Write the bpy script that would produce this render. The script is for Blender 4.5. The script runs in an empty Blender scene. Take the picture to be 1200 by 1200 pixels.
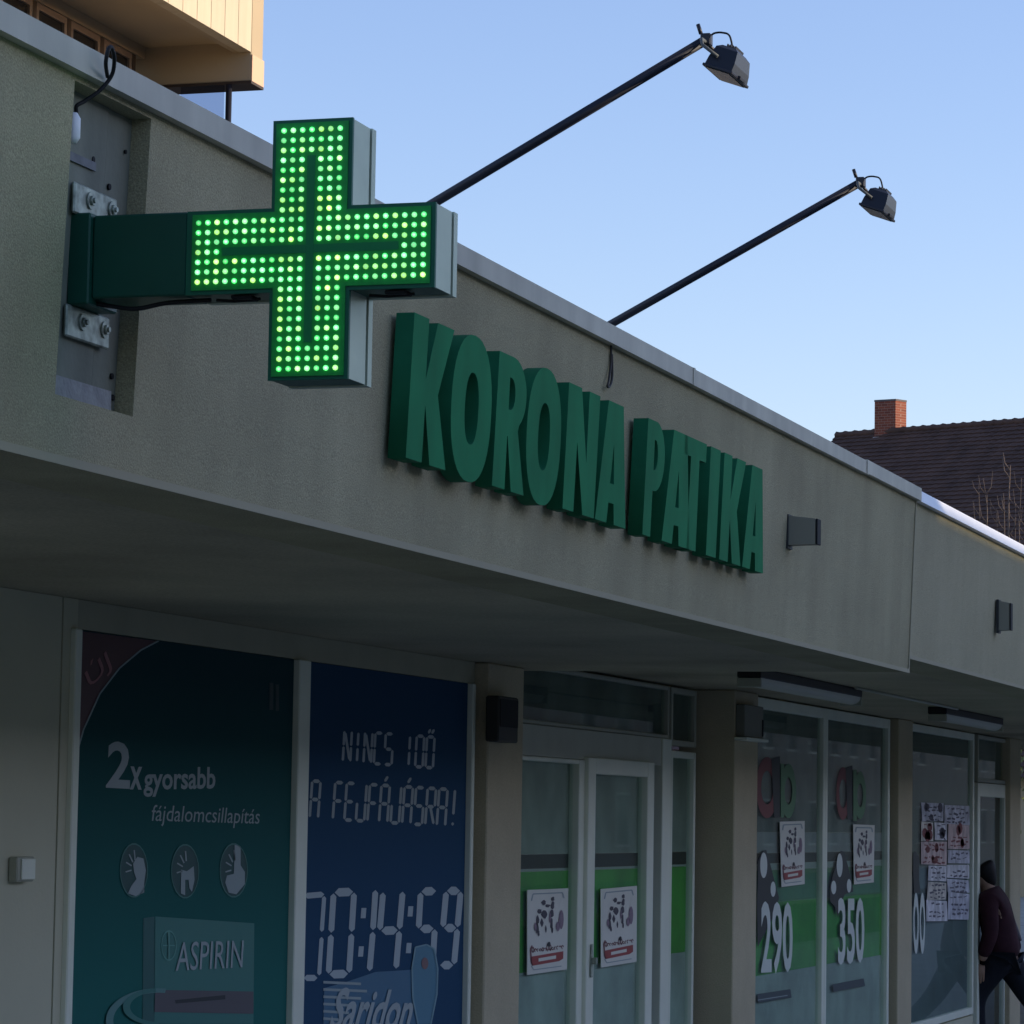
import bpy, bmesh, math, random
from mathutils import Vector, Matrix
random.seed(7)
S = bpy.context.scene
R = math.radians
# ------------------------------------------------------------------ camera
M = Matrix(((0.2961776848970968, -0.9549964889692429, 0.016139548488565744),
            (0.09048196767398205, 0.011231890932182319, -0.9958347544406813),
            (0.9508374164360807, 0.2964043702149249, 0.08973659689699186)))   # world -> right, down, forward
EYE = Vector((0, 0, 1.75)); F = 4000.0
cd = bpy.data.cameras.new('camera'); cam = bpy.data.objects.new('camera', cd); S.collection.objects.link(cam)
rt, dn, fw = M[0], M[1], M[2]
mw = Matrix((rt, -dn, -fw)).transposed().to_4x4(); mw.translation = EYE
cam.matrix_world = mw
cd.sensor_width = 36; cd.lens = F/1200*36; cd.clip_start = 0.1; cd.clip_end = 2000
S.camera = cam
# ------------------------------------------------------------------ world, sun, exposure
SUN_EL, SUN_AZ = R(10), R(-72)          # azimuth measured from +X towards +Y (negative = street side)
w = bpy.data.worlds.new('World'); S.world = w; w.use_nodes = True
nt = w.node_tree; nt.nodes.clear()
sky = nt.nodes.new('ShaderNodeTexSky'); sky.sky_type = 'NISHITA'; sky.sun_disc = False
sky.sun_elevation = SUN_EL; sky.sun_rotation = R(90)-SUN_AZ
sky.air_density = 1.0; sky.dust_density = 0.3; sky.ozone_density = 2.2
bg = nt.nodes.new('ShaderNodeBackground'); bg.inputs[1].default_value = 0.15
wo = nt.nodes.new('ShaderNodeOutputWorld')
tint = nt.nodes.new('ShaderNodeMix'); tint.data_type = 'RGBA'; tint.blend_type = 'MULTIPLY'; tint.inputs[0].default_value = 1.0
tint.inputs[7].default_value = (.93, .82, .97, 1); nt.links.new(sky.outputs[0], tint.inputs[6]); nt.links.new(tint.outputs[2], bg.inputs[0]); nt.links.new(bg.outputs[0], wo.inputs[0])
sd = bpy.data.lights.new('sun', 'SUN'); sd.energy = 3.0; sd.angle = R(0.5); sd.color = (1.0, 0.83, 0.62)
sun = bpy.data.objects.new('sun', sd); S.collection.objects.link(sun)
sdir = Vector((math.cos(SUN_EL)*math.cos(SUN_AZ), math.cos(SUN_EL)*math.sin(SUN_AZ), math.sin(SUN_EL)))
sun.rotation_euler = sdir.to_track_quat('Z', 'Y').to_euler()
S.view_settings.view_transform = 'Standard'; S.view_settings.look = 'None'
S.view_settings.exposure = 1.05; S.view_settings.gamma = 1.0; S.view_settings.use_curve_mapping = False
# ------------------------------------------------------------------ helpers
def ray(u, v): return M.transposed() @ Vector(((u-600)/F, (v-600)/F, 1))
def at(u, v, ax, c):
    d = ray(u, v); return EYE + d*((c-EYE[ax])/d[ax])
def tag(o, label=None, cat=None, group=None, kind=None):
    for k, val in (('label', label), ('category', cat), ('group', group), ('kind', kind)):
        if val: o[k] = val
    return o
def thing(name, loc, label, cat, group=None):
    o = bpy.data.objects.new(name, None); S.collection.objects.link(o); o.location = loc; o.empty_display_size = .1
    return tag(o, label, cat, group)
def sub(name, parent):
    o = bpy.data.objects.new(name, None); S.collection.objects.link(o); o.parent = parent; return o
def wpos(o):
    p = Vector((0, 0, 0))
    while o: p += o.location; o = o.parent
    return p
def link(name, me, mat, parent=None):
    o = bpy.data.objects.new(name, me); S.collection.objects.link(o)
    if mat:
        for m in (mat if isinstance(mat, (list, tuple)) else [mat]): me.materials.append(m)
    if parent:
        o.parent = parent; off = wpos(parent)
        if off.length > 0: me.transform(Matrix.Translation(-off))
    return o
def smooth(o, ang=40):
    me = o.data
    for p in me.polygons: p.use_smooth = True
    try: me.set_sharp_from_angle(angle=R(ang))
    except Exception: pass
    return o
class MB:
    def __init__(s): s.b = bmesh.new()
    def quad(s, *pts, mi=0):
        f = s.b.faces.new([s.b.verts.new(p) for p in pts]); f.material_index = mi; return f
    def box(s, x0, x1, y0, y1, z0, z1, mi=0, lean=None, bevel=0):
        if lean: fy = lambda y, z: y - lean[0]*(z-lean[1])
        else: fy = lambda y, z: y
        v = [s.b.verts.new((x, fy(y, z), z)) for x in (x0, x1) for y in (y0, y1) for z in (z0, z1)]
        fs = []
        for q in ((0,1,3,2),(4,6,7,5),(0,4,5,1),(2,3,7,6),(0,2,6,4),(1,5,7,3)):
            f = s.b.faces.new([v[i] for i in q]); f.material_index = mi; fs.append(f)
        if bevel:
            es = list({e for f in fs for e in f.edges})
            bmesh.ops.bevel(s.b, geom=es, offset=bevel, segments=1, affect='EDGES', profile=.5)
    def obox(s, c, ax, ay, az, bevel=0, mi=0):   # centre and three half-axis vectors
        c, ax, ay, az = map(Vector, (c, ax, ay, az))
        v = [s.b.verts.new(c+i*ax+j*ay+k*az) for i in (-1,1) for j in (-1,1) for k in (-1,1)]
        fs = []
        for q in ((0,1,3,2),(4,6,7,5),(0,4,5,1),(2,3,7,6),(0,2,6,4),(1,5,7,3)):
            f = s.b.faces.new([v[i] for i in q]); f.material_index = mi; fs.append(f)
        if bevel:
            es = list({e for f in fs for e in f.edges})
            bmesh.ops.bevel(s.b, geom=es, offset=bevel, segments=1, affect='EDGES')
    def tube(s, pts, r, n=8, cap=True, mi=0):
        pts = [Vector(p) for p in pts]; rs = r if isinstance(r, (list, tuple)) else [r]*len(pts)
        rings = []; prev = None
        for i, p in enumerate(pts):
            d = (pts[min(i+1, len(pts)-1)]-pts[max(i-1, 0)]).normalized()
            if prev is None:
                a = Vector((0,0,1)) if abs(d.z) < .9 else Vector((1,0,0))
                nx = d.cross(a).normalized()
            else:
                nx = (prev - d*prev.dot(d)).normalized()
            prev = nx; ny = d.cross(nx)
            rings.append([s.b.verts.new(p+rs[i]*(math.cos(t)*nx+math.sin(t)*ny)) for t in [2*math.pi*k/n for k in range(n)]])
        for a, b in zip(rings, rings[1:]):
            for k in range(n):
                f = s.b.faces.new((a[k], a[(k+1)%n], b[(k+1)%n], b[k])); f.material_index = mi; f.smooth = True
        if cap:
            s.b.faces.new(rings[0][::-1]).material_index = mi; s.b.faces.new(rings[-1]).material_index = mi
    def build(s, name, mat, parent=None, norm=True):
        if norm: bmesh.ops.recalc_face_normals(s.b, faces=s.b.faces)
        me = bpy.data.meshes.new(name); s.b.to_mesh(me); s.b.free()
        return link(name, me, mat, parent)
def boxo(name, mat, parent, *a, **k):
    m = MB(); m.box(*a, **k); return m.build(name, mat, parent)
def catmull(pts, n=8):
    pts = [Vector(p) for p in pts]; P = [pts[0]]+pts+[pts[-1]]; out = []
    for i in range(1, len(P)-2):
        for k in range(n):
            t = k/n; a, b, c, d = P[i-1:i+3]
            out.append(.5*((2*b)+(c-a)*t+(2*a-5*b+4*c-d)*t*t+(3*b-a-3*c+d)*t**3))
    return out+[pts[-1]]
# ------------------------------------------------------------------ materials
def mat(name, col, rough=.7, metal=0, var=.0, vscale=6, bump=0, bscale=120, spec=.3, emis=None, estr=0, streak=0, speck=0):
    m = bpy.data.materials.new(name); m.use_nodes = True; n = m.node_tree; b = n.nodes['Principled BSDF']
    b.inputs['Base Color'].default_value = (*col, 1); b.inputs['Roughness'].default_value = rough
    b.inputs['Metallic'].default_value = metal; b.inputs['Specular IOR Level'].default_value = spec
    tc = n.nodes.new('ShaderNodeTexCoord'); geo = n.nodes.new('ShaderNodeNewGeometry')
    last = None
    def noise(sc, det=5, vec=None):
        t = n.nodes.new('ShaderNodeTexNoise'); t.inputs['Scale'].default_value = sc; t.inputs['Detail'].default_value = det
        n.links.new(vec or geo.outputs['Position'], t.inputs['Vector']); return t
    def mul(prev, fac_out, lo, hi):
        mr = n.nodes.new('ShaderNodeMapRange'); mr.inputs[1].default_value = .3; mr.inputs[2].default_value = .7
        mr.inputs[3].default_value = lo; mr.inputs[4].default_value = hi; n.links.new(fac_out, mr.inputs[0])
        mx = n.nodes.new('ShaderNodeVectorMath'); mx.operation = 'SCALE'
        if prev is None: mx.inputs[0].default_value = col
        else: n.links.new(prev, mx.inputs[0])
        n.links.new(mr.outputs[0], mx.inputs['Scale']); return mx.outputs[0]
    if var: last = mul(last, noise(vscale).outputs[0], 1-var, 1+var)
    if speck: last = mul(last, noise(bscale*1.3, 2).outputs[0], 1-speck, 1+speck)
    if streak:
        mp = n.nodes.new('ShaderNodeMapping'); mp.inputs['Scale'].default_value = (9, 9, .9)
        n.links.new(geo.outputs['Position'], mp.inputs[0]); last = mul(last, noise(1.0, 6, mp.outputs[0]).outputs[0], 1-streak, 1+streak*.5)
    if last is not None: n.links.new(last, b.inputs['Base Color'])
    if bump:
        t = noise(bscale, 4); bp = n.nodes.new('ShaderNodeBump'); bp.inputs['Strength'].default_value = bump
        bp.inputs['Distance'].default_value = .004; n.links.new(t.outputs[0], bp.inputs['Height']); n.links.new(bp.outputs[0], b.inputs['Normal'])
    if emis:
        b.inputs['Emission Color'].default_value = (*emis, 1); b.inputs['Emission Strength'].default_value = estr
    return m
STUCCO = mat('stucco', (.39, .352, .215), .95, var=.13, vscale=1.9, bump=.7, bscale=230, streak=.07, speck=.22, spec=.2)
STUCCO2 = mat('stucco_newer', (.42, .38, .24), .95, var=.07, vscale=2, bump=.8, bscale=230, streak=.05, speck=.25, spec=.2)
SOFF = mat('soffit_plaster', (.45, .40, .27), .95, var=.22, vscale=1.1, speck=.12, bump=.5, bscale=80, spec=.2)
PILL = mat('pillar_plaster', (.52, .45, .30), .9, var=.07, vscale=3, bump=.6, bscale=140, speck=.08, spec=.2)
WALLP = mat('wall_panel_paint', (.56, .54, .38), .8, var=.05, vscale=2, bump=.2, bscale=60)
ZINC = mat('zinc_flashing', (.52, .50, .40), .55, metal=.15, var=.1, vscale=5, streak=.14)
WHITEM = mat('white_coated_flashing', (.84, .84, .84), .4, var=.03, vscale=4)
PVC = mat('white_plastic_frame', (.80, .82, .66), .45, var=.05, vscale=4)
PVCD = mat('grey_frame_paint', (.42, .42, .32), .5, var=.05, vscale=4)
DARKM = mat('dark_painted_metal', (.018, .02, .03), .45, var=.1, vscale=20)
RUBBER = mat('black_rubber', (.012, .012, .012), .6)
BOARD = mat('grey_painted_board', (.21, .22, .165), .75, var=.12, vscale=7, streak=.25, bump=.3, bscale=60)
STEEL = mat('galvanised_steel', (.34, .37, .30), .5, metal=.5, var=.4, vscale=45)
GREENBOX = mat('dark_green_lacquer', (.008, .075, .045), .4, var=.08, vscale=10)
LETTERF = mat('green_letter_face', (.018, .215, .080), .75, var=.13, vscale=5, streak=.12, spec=.12)
LETTERS = mat('green_letter_return', (.014, .15, .066), .7, var=.1, vscale=12, spec=.15)
ALU = mat('brushed_aluminium_trim', (.48, .54, .40), .45, metal=.3, var=.06, vscale=12)
BLACK = mat('matt_black', (.012, .012, .012), .7)
def glassmat(name, tint=(.9, .95, .93), refl=.08):
    m = bpy.data.materials.new(name); m.use_nodes = True; n = m.node_tree; n.nodes.clear()
    out = n.nodes.new('ShaderNodeOutputMaterial'); mix = n.nodes.new('ShaderNodeMixShader'); tr = n.nodes.new('ShaderNodeBsdfTransparent')
    gl = n.nodes.new('ShaderNodeBsdfGlossy'); gl.inputs['Roughness'].default_value = .02; tr.inputs[0].default_value = (*tint, 1)
    fr = n.nodes.new('ShaderNodeFresnel'); fr.inputs[0].default_value = 1.16
    gb = n.nodes.new('ShaderNodeNewGeometry'); mm = n.nodes.new('ShaderNodeMath'); mm.operation = 'MULTIPLY_ADD'; mm.inputs[1].default_value = -1; mm.inputs[2].default_value = 1
    m2 = n.nodes.new('ShaderNodeMath'); m2.operation = 'MULTIPLY'; n.links.new(gb.outputs['Backfacing'], mm.inputs[0]); n.links.new(mm.outputs[0], m2.inputs[0]); n.links.new(fr.outputs[0], m2.inputs[1])
    n.links.new(m2.outputs[0], mix.inputs[0]); n.links.new(tr.outputs[0], mix.inputs[1]); n.links.new(gl.outputs[0], mix.inputs[2])
    n.links.new(mix.outputs[0], out.inputs[0]); return m
GLASS = glassmat('window_glass')
DGLASS = mat('dark_window_glass', (.02, .022, .025), .06)
# ------------------------------------------------------------------ main planes of the shop row
YF, TL = 2.6, 0.0382
ZB = at(600, 673, 1, YF).z                       # canopy underside, first section
YJ = at(600, 788.5, 2, ZB).y                     # glazing line under the canopy
LEAN = (TL, ZB)
def fas(u, v, off=0.0):                           # point on the (slightly leaning) fascia face
    d = ray(u, v); n = Vector((0, 1, TL)); t = (YF-off+TL*ZB-n.dot(EYE))/n.dot(d); return EYE+d*t
ZT = fas(700, 393).z                              # coping underside
XE = fas(1068.5, 690).x                           # end of the first section
ZB2 = at(1068, 771.5, 1, YF+.012).z
print('YF', YF, 'ZB', ZB, 'YJ', YJ, 'ZT', ZT, 'XE', XE, 'ZB2', ZB2)
XEND = at(1197, 1000, 1, YJ-.2).x
# ------------------------------------------------------------------ ground and street
def sheet(name, m, x0, x1, y0, y1, z, label=None):
    o = MB(); o.quad((x0,y0,z),(x1,y0,z),(x1,y1,z),(x0,y1,z)); q = o.build(name, m); q['kind'] = 'structure'; return q
ASPH = mat('asphalt', (.085, .08, .075), .9, var=.2, vscale=1.2, bump=.4, bscale=90)
PAVE = mat('pavement_concrete', (.32, .30, .25), .9, var=.15, vscale=1.5, bump=.3, bscale=60)
SOIL = mat('ground_cover', (.09, .09, .07), .95, var=.25, vscale=.3)
sheet('ground', SOIL, -300, 900, -400, 500, -.16)
road = sheet('road', ASPH, -120, 400, -9.2, -2.6, -.13)
m = MB(); m.box(-120, 400, -2.45, 30, -.3, 0); q = m.build('pavement', PAVE); q['kind'] = 'structure'
m = MB(); m.box(-120, 400, -2.6, -2.452, -.3, .004); q = m.build('kerb', PAVE); q['kind'] = 'structure'
m = MB(); m.box(-120, 400, -30, -9.2, -.3, 0); q = m.build('far_pavement', PAVE); q['kind'] = 'structure'
# ------------------------------------------------------------------ shop building
B = thing('shop_building', (0, YF, 0), 'long low grey rendered shop row with overhanging canopy above the pharmacy windows', 'building')
def fascia(name, x0, x1, z0, z1, yoff, holes, m):
    xs = sorted({x0, x1, *[h[i] for h in holes for i in (0, 1)]}); zs = sorted({z0, z1, *[h[i] for h in holes for i in (2, 3)]})
    fy = lambda z, d=0: YF+yoff-TL*(z-ZB)+d
    b = MB()
    for xa, xb in zip(xs, xs[1:]):
        for za, zb in zip(zs, zs[1:]):
            cx, cz = (xa+xb)/2, (za+zb)/2
            if any(h[0] < cx < h[1] and h[2] < cz < h[3] for h in holes): continue
            b.quad((xa, fy(za), za), (xb, fy(za), za), (xb, fy(zb), zb), (xa, fy(zb), zb))
    for h in holes:
        xa, xb, za, zb, d = h
        for (p, q_) in (((xb, za), (xb, zb)), ((xa, zb), (xa, za)), ((xb, zb), (xa, zb)), ((xa, za), (xb, za))):
            b.quad((p[0], fy(p[1]), p[1]), (q_[0], fy(q_[1]), q_[1]), (q_[0], fy(q_[1], d), q_[1]), (p[0], fy(p[1], d), p[1]))
    T = .24
    b.quad((x1, fy(z0), z0), (x1, fy(z0, T), z0), (x1, fy(z1, T), z1), (x1, fy(z1), z1))
    b.quad((x0, fy(z0), z0), (x0, fy(z1), z1), (x0, fy(z1, T), z1), (x0, fy(z0, T), z0))
    b.quad((x0, fy(z0), z0), (x0, fy(z0, T), z0), (x1, fy(z0, T), z0), (x1, fy(z0), z0))
    b.quad((x0, fy(z0, T), z0), (x0, fy(z1, T), z1), (x1, fy(z1, T), z1), (x1, fy(z0, T), z0))
    bmesh.ops.remove_doubles(b.b, verts=b.b.verts, dist=1e-5)
    return b.build(name, m, B)
RD = .036
tl, bl, br, tr_ = fas(88, 97.5), fas(64, 461), fas(156, 489), fas(177, 136)
RX0, RX1, RZ0, RZ1 = (tl.x+bl.x)/2, (br.x+tr_.x)/2, (bl.z+br.z)/2, (tl.z+tr_.z)/2
fascia('fascia', -4, XE, ZB, ZT, 0, [(RX0, RX1, RZ0, RZ1, RD+.02)], STUCCO)
fascia('fascia', XE+.012, 40, ZB2, ZT-.004, .014, [], STUCCO2)
# render edge beads along the lower lip and the corner
m = MB(); m.box(-4, XE, YF-.006, YF-.001, ZB-.004, ZB+.012); m.box(XE-.012, XE+.003, YF-.005, YF-.001, ZB+.0125, ZT, lean=LEAN)
m.build('edge_bead', mat('edge_bead_plaster', (.40, .36, .24), .9), B)
m = MB(); m.box(XE+.015, 40, YF+.008, YF+.013, ZB2-.004, ZB2+.012); m.build('edge_bead', mat('edge_bead_plaster_b', (.40, .36, .24), .9), B)
# recess: two grey boards, screws, lighter repair strip
mid = fas(124, 200, -RD).x
yb = lambda z: YF+RD-TL*(z-ZB)
for a, c in ((RX0+.001, mid-.0035), (mid+.0035, RX1-.001)):
    boxo('board', BOARD, B, a, c, YF+RD+(0 if a < mid-.01 else .003), YF+RD+.015, RZ0+.001, RZ1-.001, lean=LEAN)
def disc_on(b, c, r, h, n=10):     # small stub pointing to the street
    b.tube([c, Vector(c)+Vector((0, -h, 0))], r, n)
for u, v in ((128, 219), (147, 178), (109, 187), (131, 441), (132, 466)):
    p = fas(u, v, -RD); m = MB(); disc_on(m, (p.x, p.y+.002, p.z), .006 if u != 147 else .004, .004); m.build('screw_hole', BLACK, B)
p0, p1 = fas(84, 175, -RD), fas(110, 196, -RD)
boxo('metal_plate', mat('dull_plate', (.17, .175, .175), .6, var=.2, vscale=30), B, RX0+.004, p1.x, yb(p0.z)-.004, yb(p0.z)-.001, p1.z-.008, p0.z-.006)
pp = fas(70, 430, -RD)
boxo('mortar_patch', mat('pale_mortar', (.34, .34, .32), .9, var=.15, vscale=30, bump=.5), B, RX0+.002, RX1-.03, yb(RZ0)-.004, yb(RZ0)-.0012, RZ0+.001, RZ0+.045)
# coping: three lengths on the first section, one white length on the second
def coping(x0, x1, zb, zt, y0, m, tilt=0):
    b = MB(); yy = YF-TL*(ZT-ZB)
    b.quad((x0, yy-y0, zb), (x1, yy-y0, zb), (x1, yy-y0+tilt, zt), (x0, yy-y0+tilt, zt))
    b.quad((x0, yy-y0+tilt, zt), (x1, yy-y0+tilt, zt), (x1, yy+.30, zt+.025), (x0, yy+.30, zt+.025))
    b.quad((x0, yy-y0, zb), (x0, yy-y0+.012, zb), (x1, yy-y0+.012, zb), (x1, yy-y0, zb))
    b.quad((x0, yy-y0, zb), (x0, yy-y0+tilt, zt), (x0, yy+.3, zt+.025), (x0, yy+.3, zt-.02), (x0, yy-y0+.012, zb))
    b.quad((x1, yy-y0, zb), (x1, yy-y0+.012, zb), (x1, yy+.3, zt-.02), (x1, yy+.3, zt+.025), (x1, yy-y0+tilt, zt))
    b.quad((x0, yy-y0+.012, zb), (x0, yy+.3, zt-.02), (x1, yy+.3, zt-.02), (x1, yy-y0+.012, zb))
    return b.build('coping', m, B)
ZC = fas(644, 342, .02).z
cx = [-4, fas(385, 205).x, fas(805, 438).x, fas(1010, 545).x, XE+.01]
for i in range(4): coping(cx[i]+(.002 if i else 0), cx[i+1]-.0005, ZT-.012+(0, .0, .0, .003)[i], ZC+(0, .001, -.001, .004)[i], .022+.001*(i % 2), ZINC)
cw = coping(XE+.016, 40, ZT-.008, ZC+.012, .016, WHITEM, tilt=.03)
cw['label'] = 'bright white coping strip'
for i in (1, 2, 3):
    m = MB(); m.box(cx[i]-.012, cx[i]+.012, YF-TL*(ZT-ZB)-.0255, YF-TL*(ZT-ZB)-.0235, ZT-.014, ZC+.001); m.build('coping_joint', ZINC, B)
# roof, soffit, body
boxo('roof', mat('bitumen_roof', (.08, .08, .08), .9, var=.2), B, -4, 40, YF+.26, 14, ZT-.06, ZT+.01)
boxo('soffit', SOFF, B, -4, XE-.001, YF+.001, YJ+.3, ZB+.0005, ZB+.1)
boxo('soffit', SOFF, B, XE+.001, 40, YF+.02, YJ+.3, ZB2+.0005, ZB2+.1)
boxo('back_wall', WALLP, B, -4, 40, 13.7, 14, 0, ZT-.07)
boxo('side_wall', WALLP, B, -4, -3.7, YJ, 13.69, 0, ZT-.07)
boxo('floor', PAVE, B, -3.69, 33, YJ+.06, 13.69, .002, .05)
YP = YJ-.14                                       # poster bay stands a little forward
def X(u, v, y): return at(u, v, 1, y).x
def Z(u, v, y): return at(u, v, 1, y).z
# left wall panels
xw0 = X(66, 1000, YP); xw1 = X(83, 1000, YP)
boxo('wall_panel', WALLP, B, -3.69, xw0-.006, YP, YP+.2, 0, ZB-.001)
boxo('wall_panel', WALLP, B, xw0+.001, xw1+.0, YP-.002, YP+.2, 0, ZB-.001)
# poster bay frame
XA0, XA1 = X(83, 1000, YP), X(341, 1000, YP)
XB0, XB1 = X(354, 1000, YP), X(546, 1000, YP)
ZH = Z(90, 737, YP)
xr = X(553, 1000, YP)
boxo('lintel', mat('lintel_paint', (.42, .40, .28), .8, var=.06), B, xw1+.001, xr, YP+.0, YP+.2, ZH+.001, ZB-.001)
f = sub('window', B); 
fr = MB()
for a, c in ((XA0-.045, XA0), (XA1, XB0), (XB1, XB1+.035)): fr.box(a, c, YP-.02, YP+.05, .3, ZH-.0005, bevel=.004)
fr.box(XA0, XB1, YP-.02, YP+.05, .24, .2995)
fr.build('frame', PVC, f)
boxo('wall_base', WALLP, B, xw1+.001, xr, YP, YP+.2, 0, .239)
# ------------------------------------------------------------------ pillars
YQ = YJ-.2
px1 = X(570, 1000, YQ), X(611, 1000, YQ)
px2 = X(860, 1000, YQ), X(887, 1000, YQ)
px3 = X(1053, 1000, YQ), X(1069, 1000, YQ)
px4 = X(1184, 1000, YQ), X(1196, 1000, YQ)
for i, (a, c) in enumerate((px1, px2, px3, px4)):
    boxo('pillar', PILL, B, a, c, YQ, YJ+.1, 0, (ZB if a < XE else ZB2)-.001, bevel=.006)
boxo('wall_return', PILL, B, xr+.002, px1[0]-.002, YP+.06, YJ+.1, 0, ZB-.001)
print('pillars', px1, px2, px3, px4, 'poster', XA0, XA1, XB0, XB1, ZH)
# ------------------------------------------------------------------ flat print helpers (all on real sheets)
def prints(name, parts, y, m, parent, dy=0.0):
    """polygons given as outline points, laid on the sheet standing at y"""
    if name in ('figure_spot', 'red_band', 'pack_band', 'digit_dot', 'border') and len(parts) > 1 and name != 'border':
        for q in parts: prints(name, [q], y, m, parent, dy)
        return
    b = MB()
    for poly in parts:
        b.quad(*[at(u, v, 1, y)+Vector((0, dy, 0)) for u, v in poly])
    o = b.build(name, m, parent, norm=False)
    if name in ('drawing', 'printing', 'icon_ray', 'caption', 'pack_stripe', 'border', 'small_mark', 'lettering', 'bottle_print') and len(parts) > 1: o['kind'] = 'stuff'
    return o
def textmesh(s, bold=False):
    cu = bpy.data.curves.new('t', 'FONT'); cu.body = s; cu.size = 1; cu.resolution_u = 3
    if bold: cu.offset = .022
    o = bpy.data.objects.new('t', cu); S.collection.objects.link(o)
    dg = bpy.context.evaluated_depsgraph_get(); dg.update()
    me = bpy.data.meshes.new_from_object(o.evaluated_get(dg)); bpy.data.objects.remove(o); return me
def text(name, s, bl, br, tl, y, m, parent, bold=False):
    me = textmesh(s, bold); P0, P1, P2 = (at(*q, 1, y) for q in (bl, br, tl))
    xs = [v.co.x for v in me.vertices]; ys = [v.co.y for v in me.vertices]; x0, x1, y0, y1 = min(xs), max(xs), min(ys), max(ys)
    for v in me.vertices: v.co = P0+(P1-P0)*((v.co.x-x0)/(x1-x0))+(P2-P0)*((v.co.y-y0)/(y1-y0))
    me.materials.clear()
    o = link(name, me, m, parent)
    if len(s) > 1 and name != 'number': o['kind'] = 'stuff'
    return o
def ell(cx_, cy, rx, ry, n=20, a0=0, a1=360): return [(cx_+rx*math.cos(R(a0+(a1-a0)*k/(n-(0 if a1-a0 == 360 else 1)))), cy+ry*math.sin(R(a0+(a1-a0)*k/(n-(0 if a1-a0 == 360 else 1))))) for k in range(n)]
def ringq(cx_, cy, rx, ry, t, a0=0, a1=360, n=22, sk=0):
    o = []
    for k in range(n):
        A, C = R(a0+(a1-a0)*k/n), R(a0+(a1-a0)*(k+1)/n); q = []
        for an, rr in ((A, 1), (C, 1), (C, 1-t), (A, 1-t)):
            q.append((cx_+rx*rr*math.cos(an)+sk*ry*math.sin(an), cy+ry*rr*math.sin(an)))
        o.append(q)
    return o
def seg(p, q, wx, wy=None):
    (a, b), (c, d) = p, q; wy = wx if wy is None else wy
    L = math.hypot(c-a, d-b); nx, ny = -(d-b)/L, (c-a)/L; ux, uy = (c-a)/L, (d-b)/L
    t = min(wx, L/3)
    return [(a, b), (a+ux*t+nx*wx, b+uy*t+ny*wy), (c-ux*t+nx*wx, d-uy*t+ny*wy), (c, d), (c-ux*t-nx*wx, d-uy*t-ny*wy), (a+ux*t-nx*wx, b+uy*t-ny*wy)]
def stroke(pts, wd):
    o = []
    for (a, b), (c, d) in zip(pts, pts[1:]):
        L = math.hypot(c-a, d-b) or 1; nx, ny = -(d-b)/L*wd, (c-a)/L*wd
        o.append([(a+nx, b+ny), (c+nx, d+ny), (c-nx, d-ny), (a-nx, b-ny)])
    return o
# ------------------------------------------------------------------ poster 1: teal
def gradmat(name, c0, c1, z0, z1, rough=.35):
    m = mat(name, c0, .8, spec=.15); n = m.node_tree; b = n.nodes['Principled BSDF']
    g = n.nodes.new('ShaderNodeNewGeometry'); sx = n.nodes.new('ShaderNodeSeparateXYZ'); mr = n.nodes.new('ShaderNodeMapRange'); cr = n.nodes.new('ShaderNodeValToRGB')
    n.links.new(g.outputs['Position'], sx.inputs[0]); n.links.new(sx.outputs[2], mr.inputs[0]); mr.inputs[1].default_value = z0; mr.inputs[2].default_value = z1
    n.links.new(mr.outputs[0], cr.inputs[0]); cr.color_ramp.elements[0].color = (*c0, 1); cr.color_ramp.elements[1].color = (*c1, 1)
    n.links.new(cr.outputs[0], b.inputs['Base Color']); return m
TEAL = gradmat('shaded_teal_print', (.018, .14, .12), (.012, .055, .06), 1.2, 2.2)  # darker top is mostly canopy shade painted into the teal
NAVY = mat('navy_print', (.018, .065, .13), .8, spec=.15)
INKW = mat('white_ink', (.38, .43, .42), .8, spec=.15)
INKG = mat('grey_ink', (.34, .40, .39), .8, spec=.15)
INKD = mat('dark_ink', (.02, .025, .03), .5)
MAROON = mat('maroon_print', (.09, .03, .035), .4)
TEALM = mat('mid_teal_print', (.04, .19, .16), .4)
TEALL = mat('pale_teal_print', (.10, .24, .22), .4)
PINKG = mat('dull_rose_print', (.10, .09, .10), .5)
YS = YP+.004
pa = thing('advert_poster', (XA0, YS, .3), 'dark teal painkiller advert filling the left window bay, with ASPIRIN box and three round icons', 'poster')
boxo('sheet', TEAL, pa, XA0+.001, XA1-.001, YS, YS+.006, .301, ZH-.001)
y1 = YS-.0015; y2 = YS-.003; y3 = YS-.0045
prints('corner_field', [[(89.5, 739), (186, 751.5), (165, 762), (140, 783), (117, 813), (98, 855), (87, 893)]], y1, MAROON, pa)
prints('arc_line', stroke([(186, 751), (165, 762), (140, 783), (117, 813), (98, 855), (86, 897)], .9), y2, INKG, pa)
text('lettering', 'ÚJ', (108, 812), (133, 786), (97, 784), y2, mat('dim_red_ink', (.42, .20, .20), .8), pa)
text('lettering', '2', (124, 923), (152, 924.5), (127, 868), y1, INKW, pa, True)
text('lettering', 'x', (152, 925), (166, 925.5), (153, 898), y1, INKW, pa, True)
text('lettering', 'gyorsabb', (168, 934), (252, 932), (169, 899), y1, INKG, pa, True)
text('lettering', 'fájdalomcsillapítás', (176, 968), (303, 971), (179, 943), y1, INKG, pa)
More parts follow.
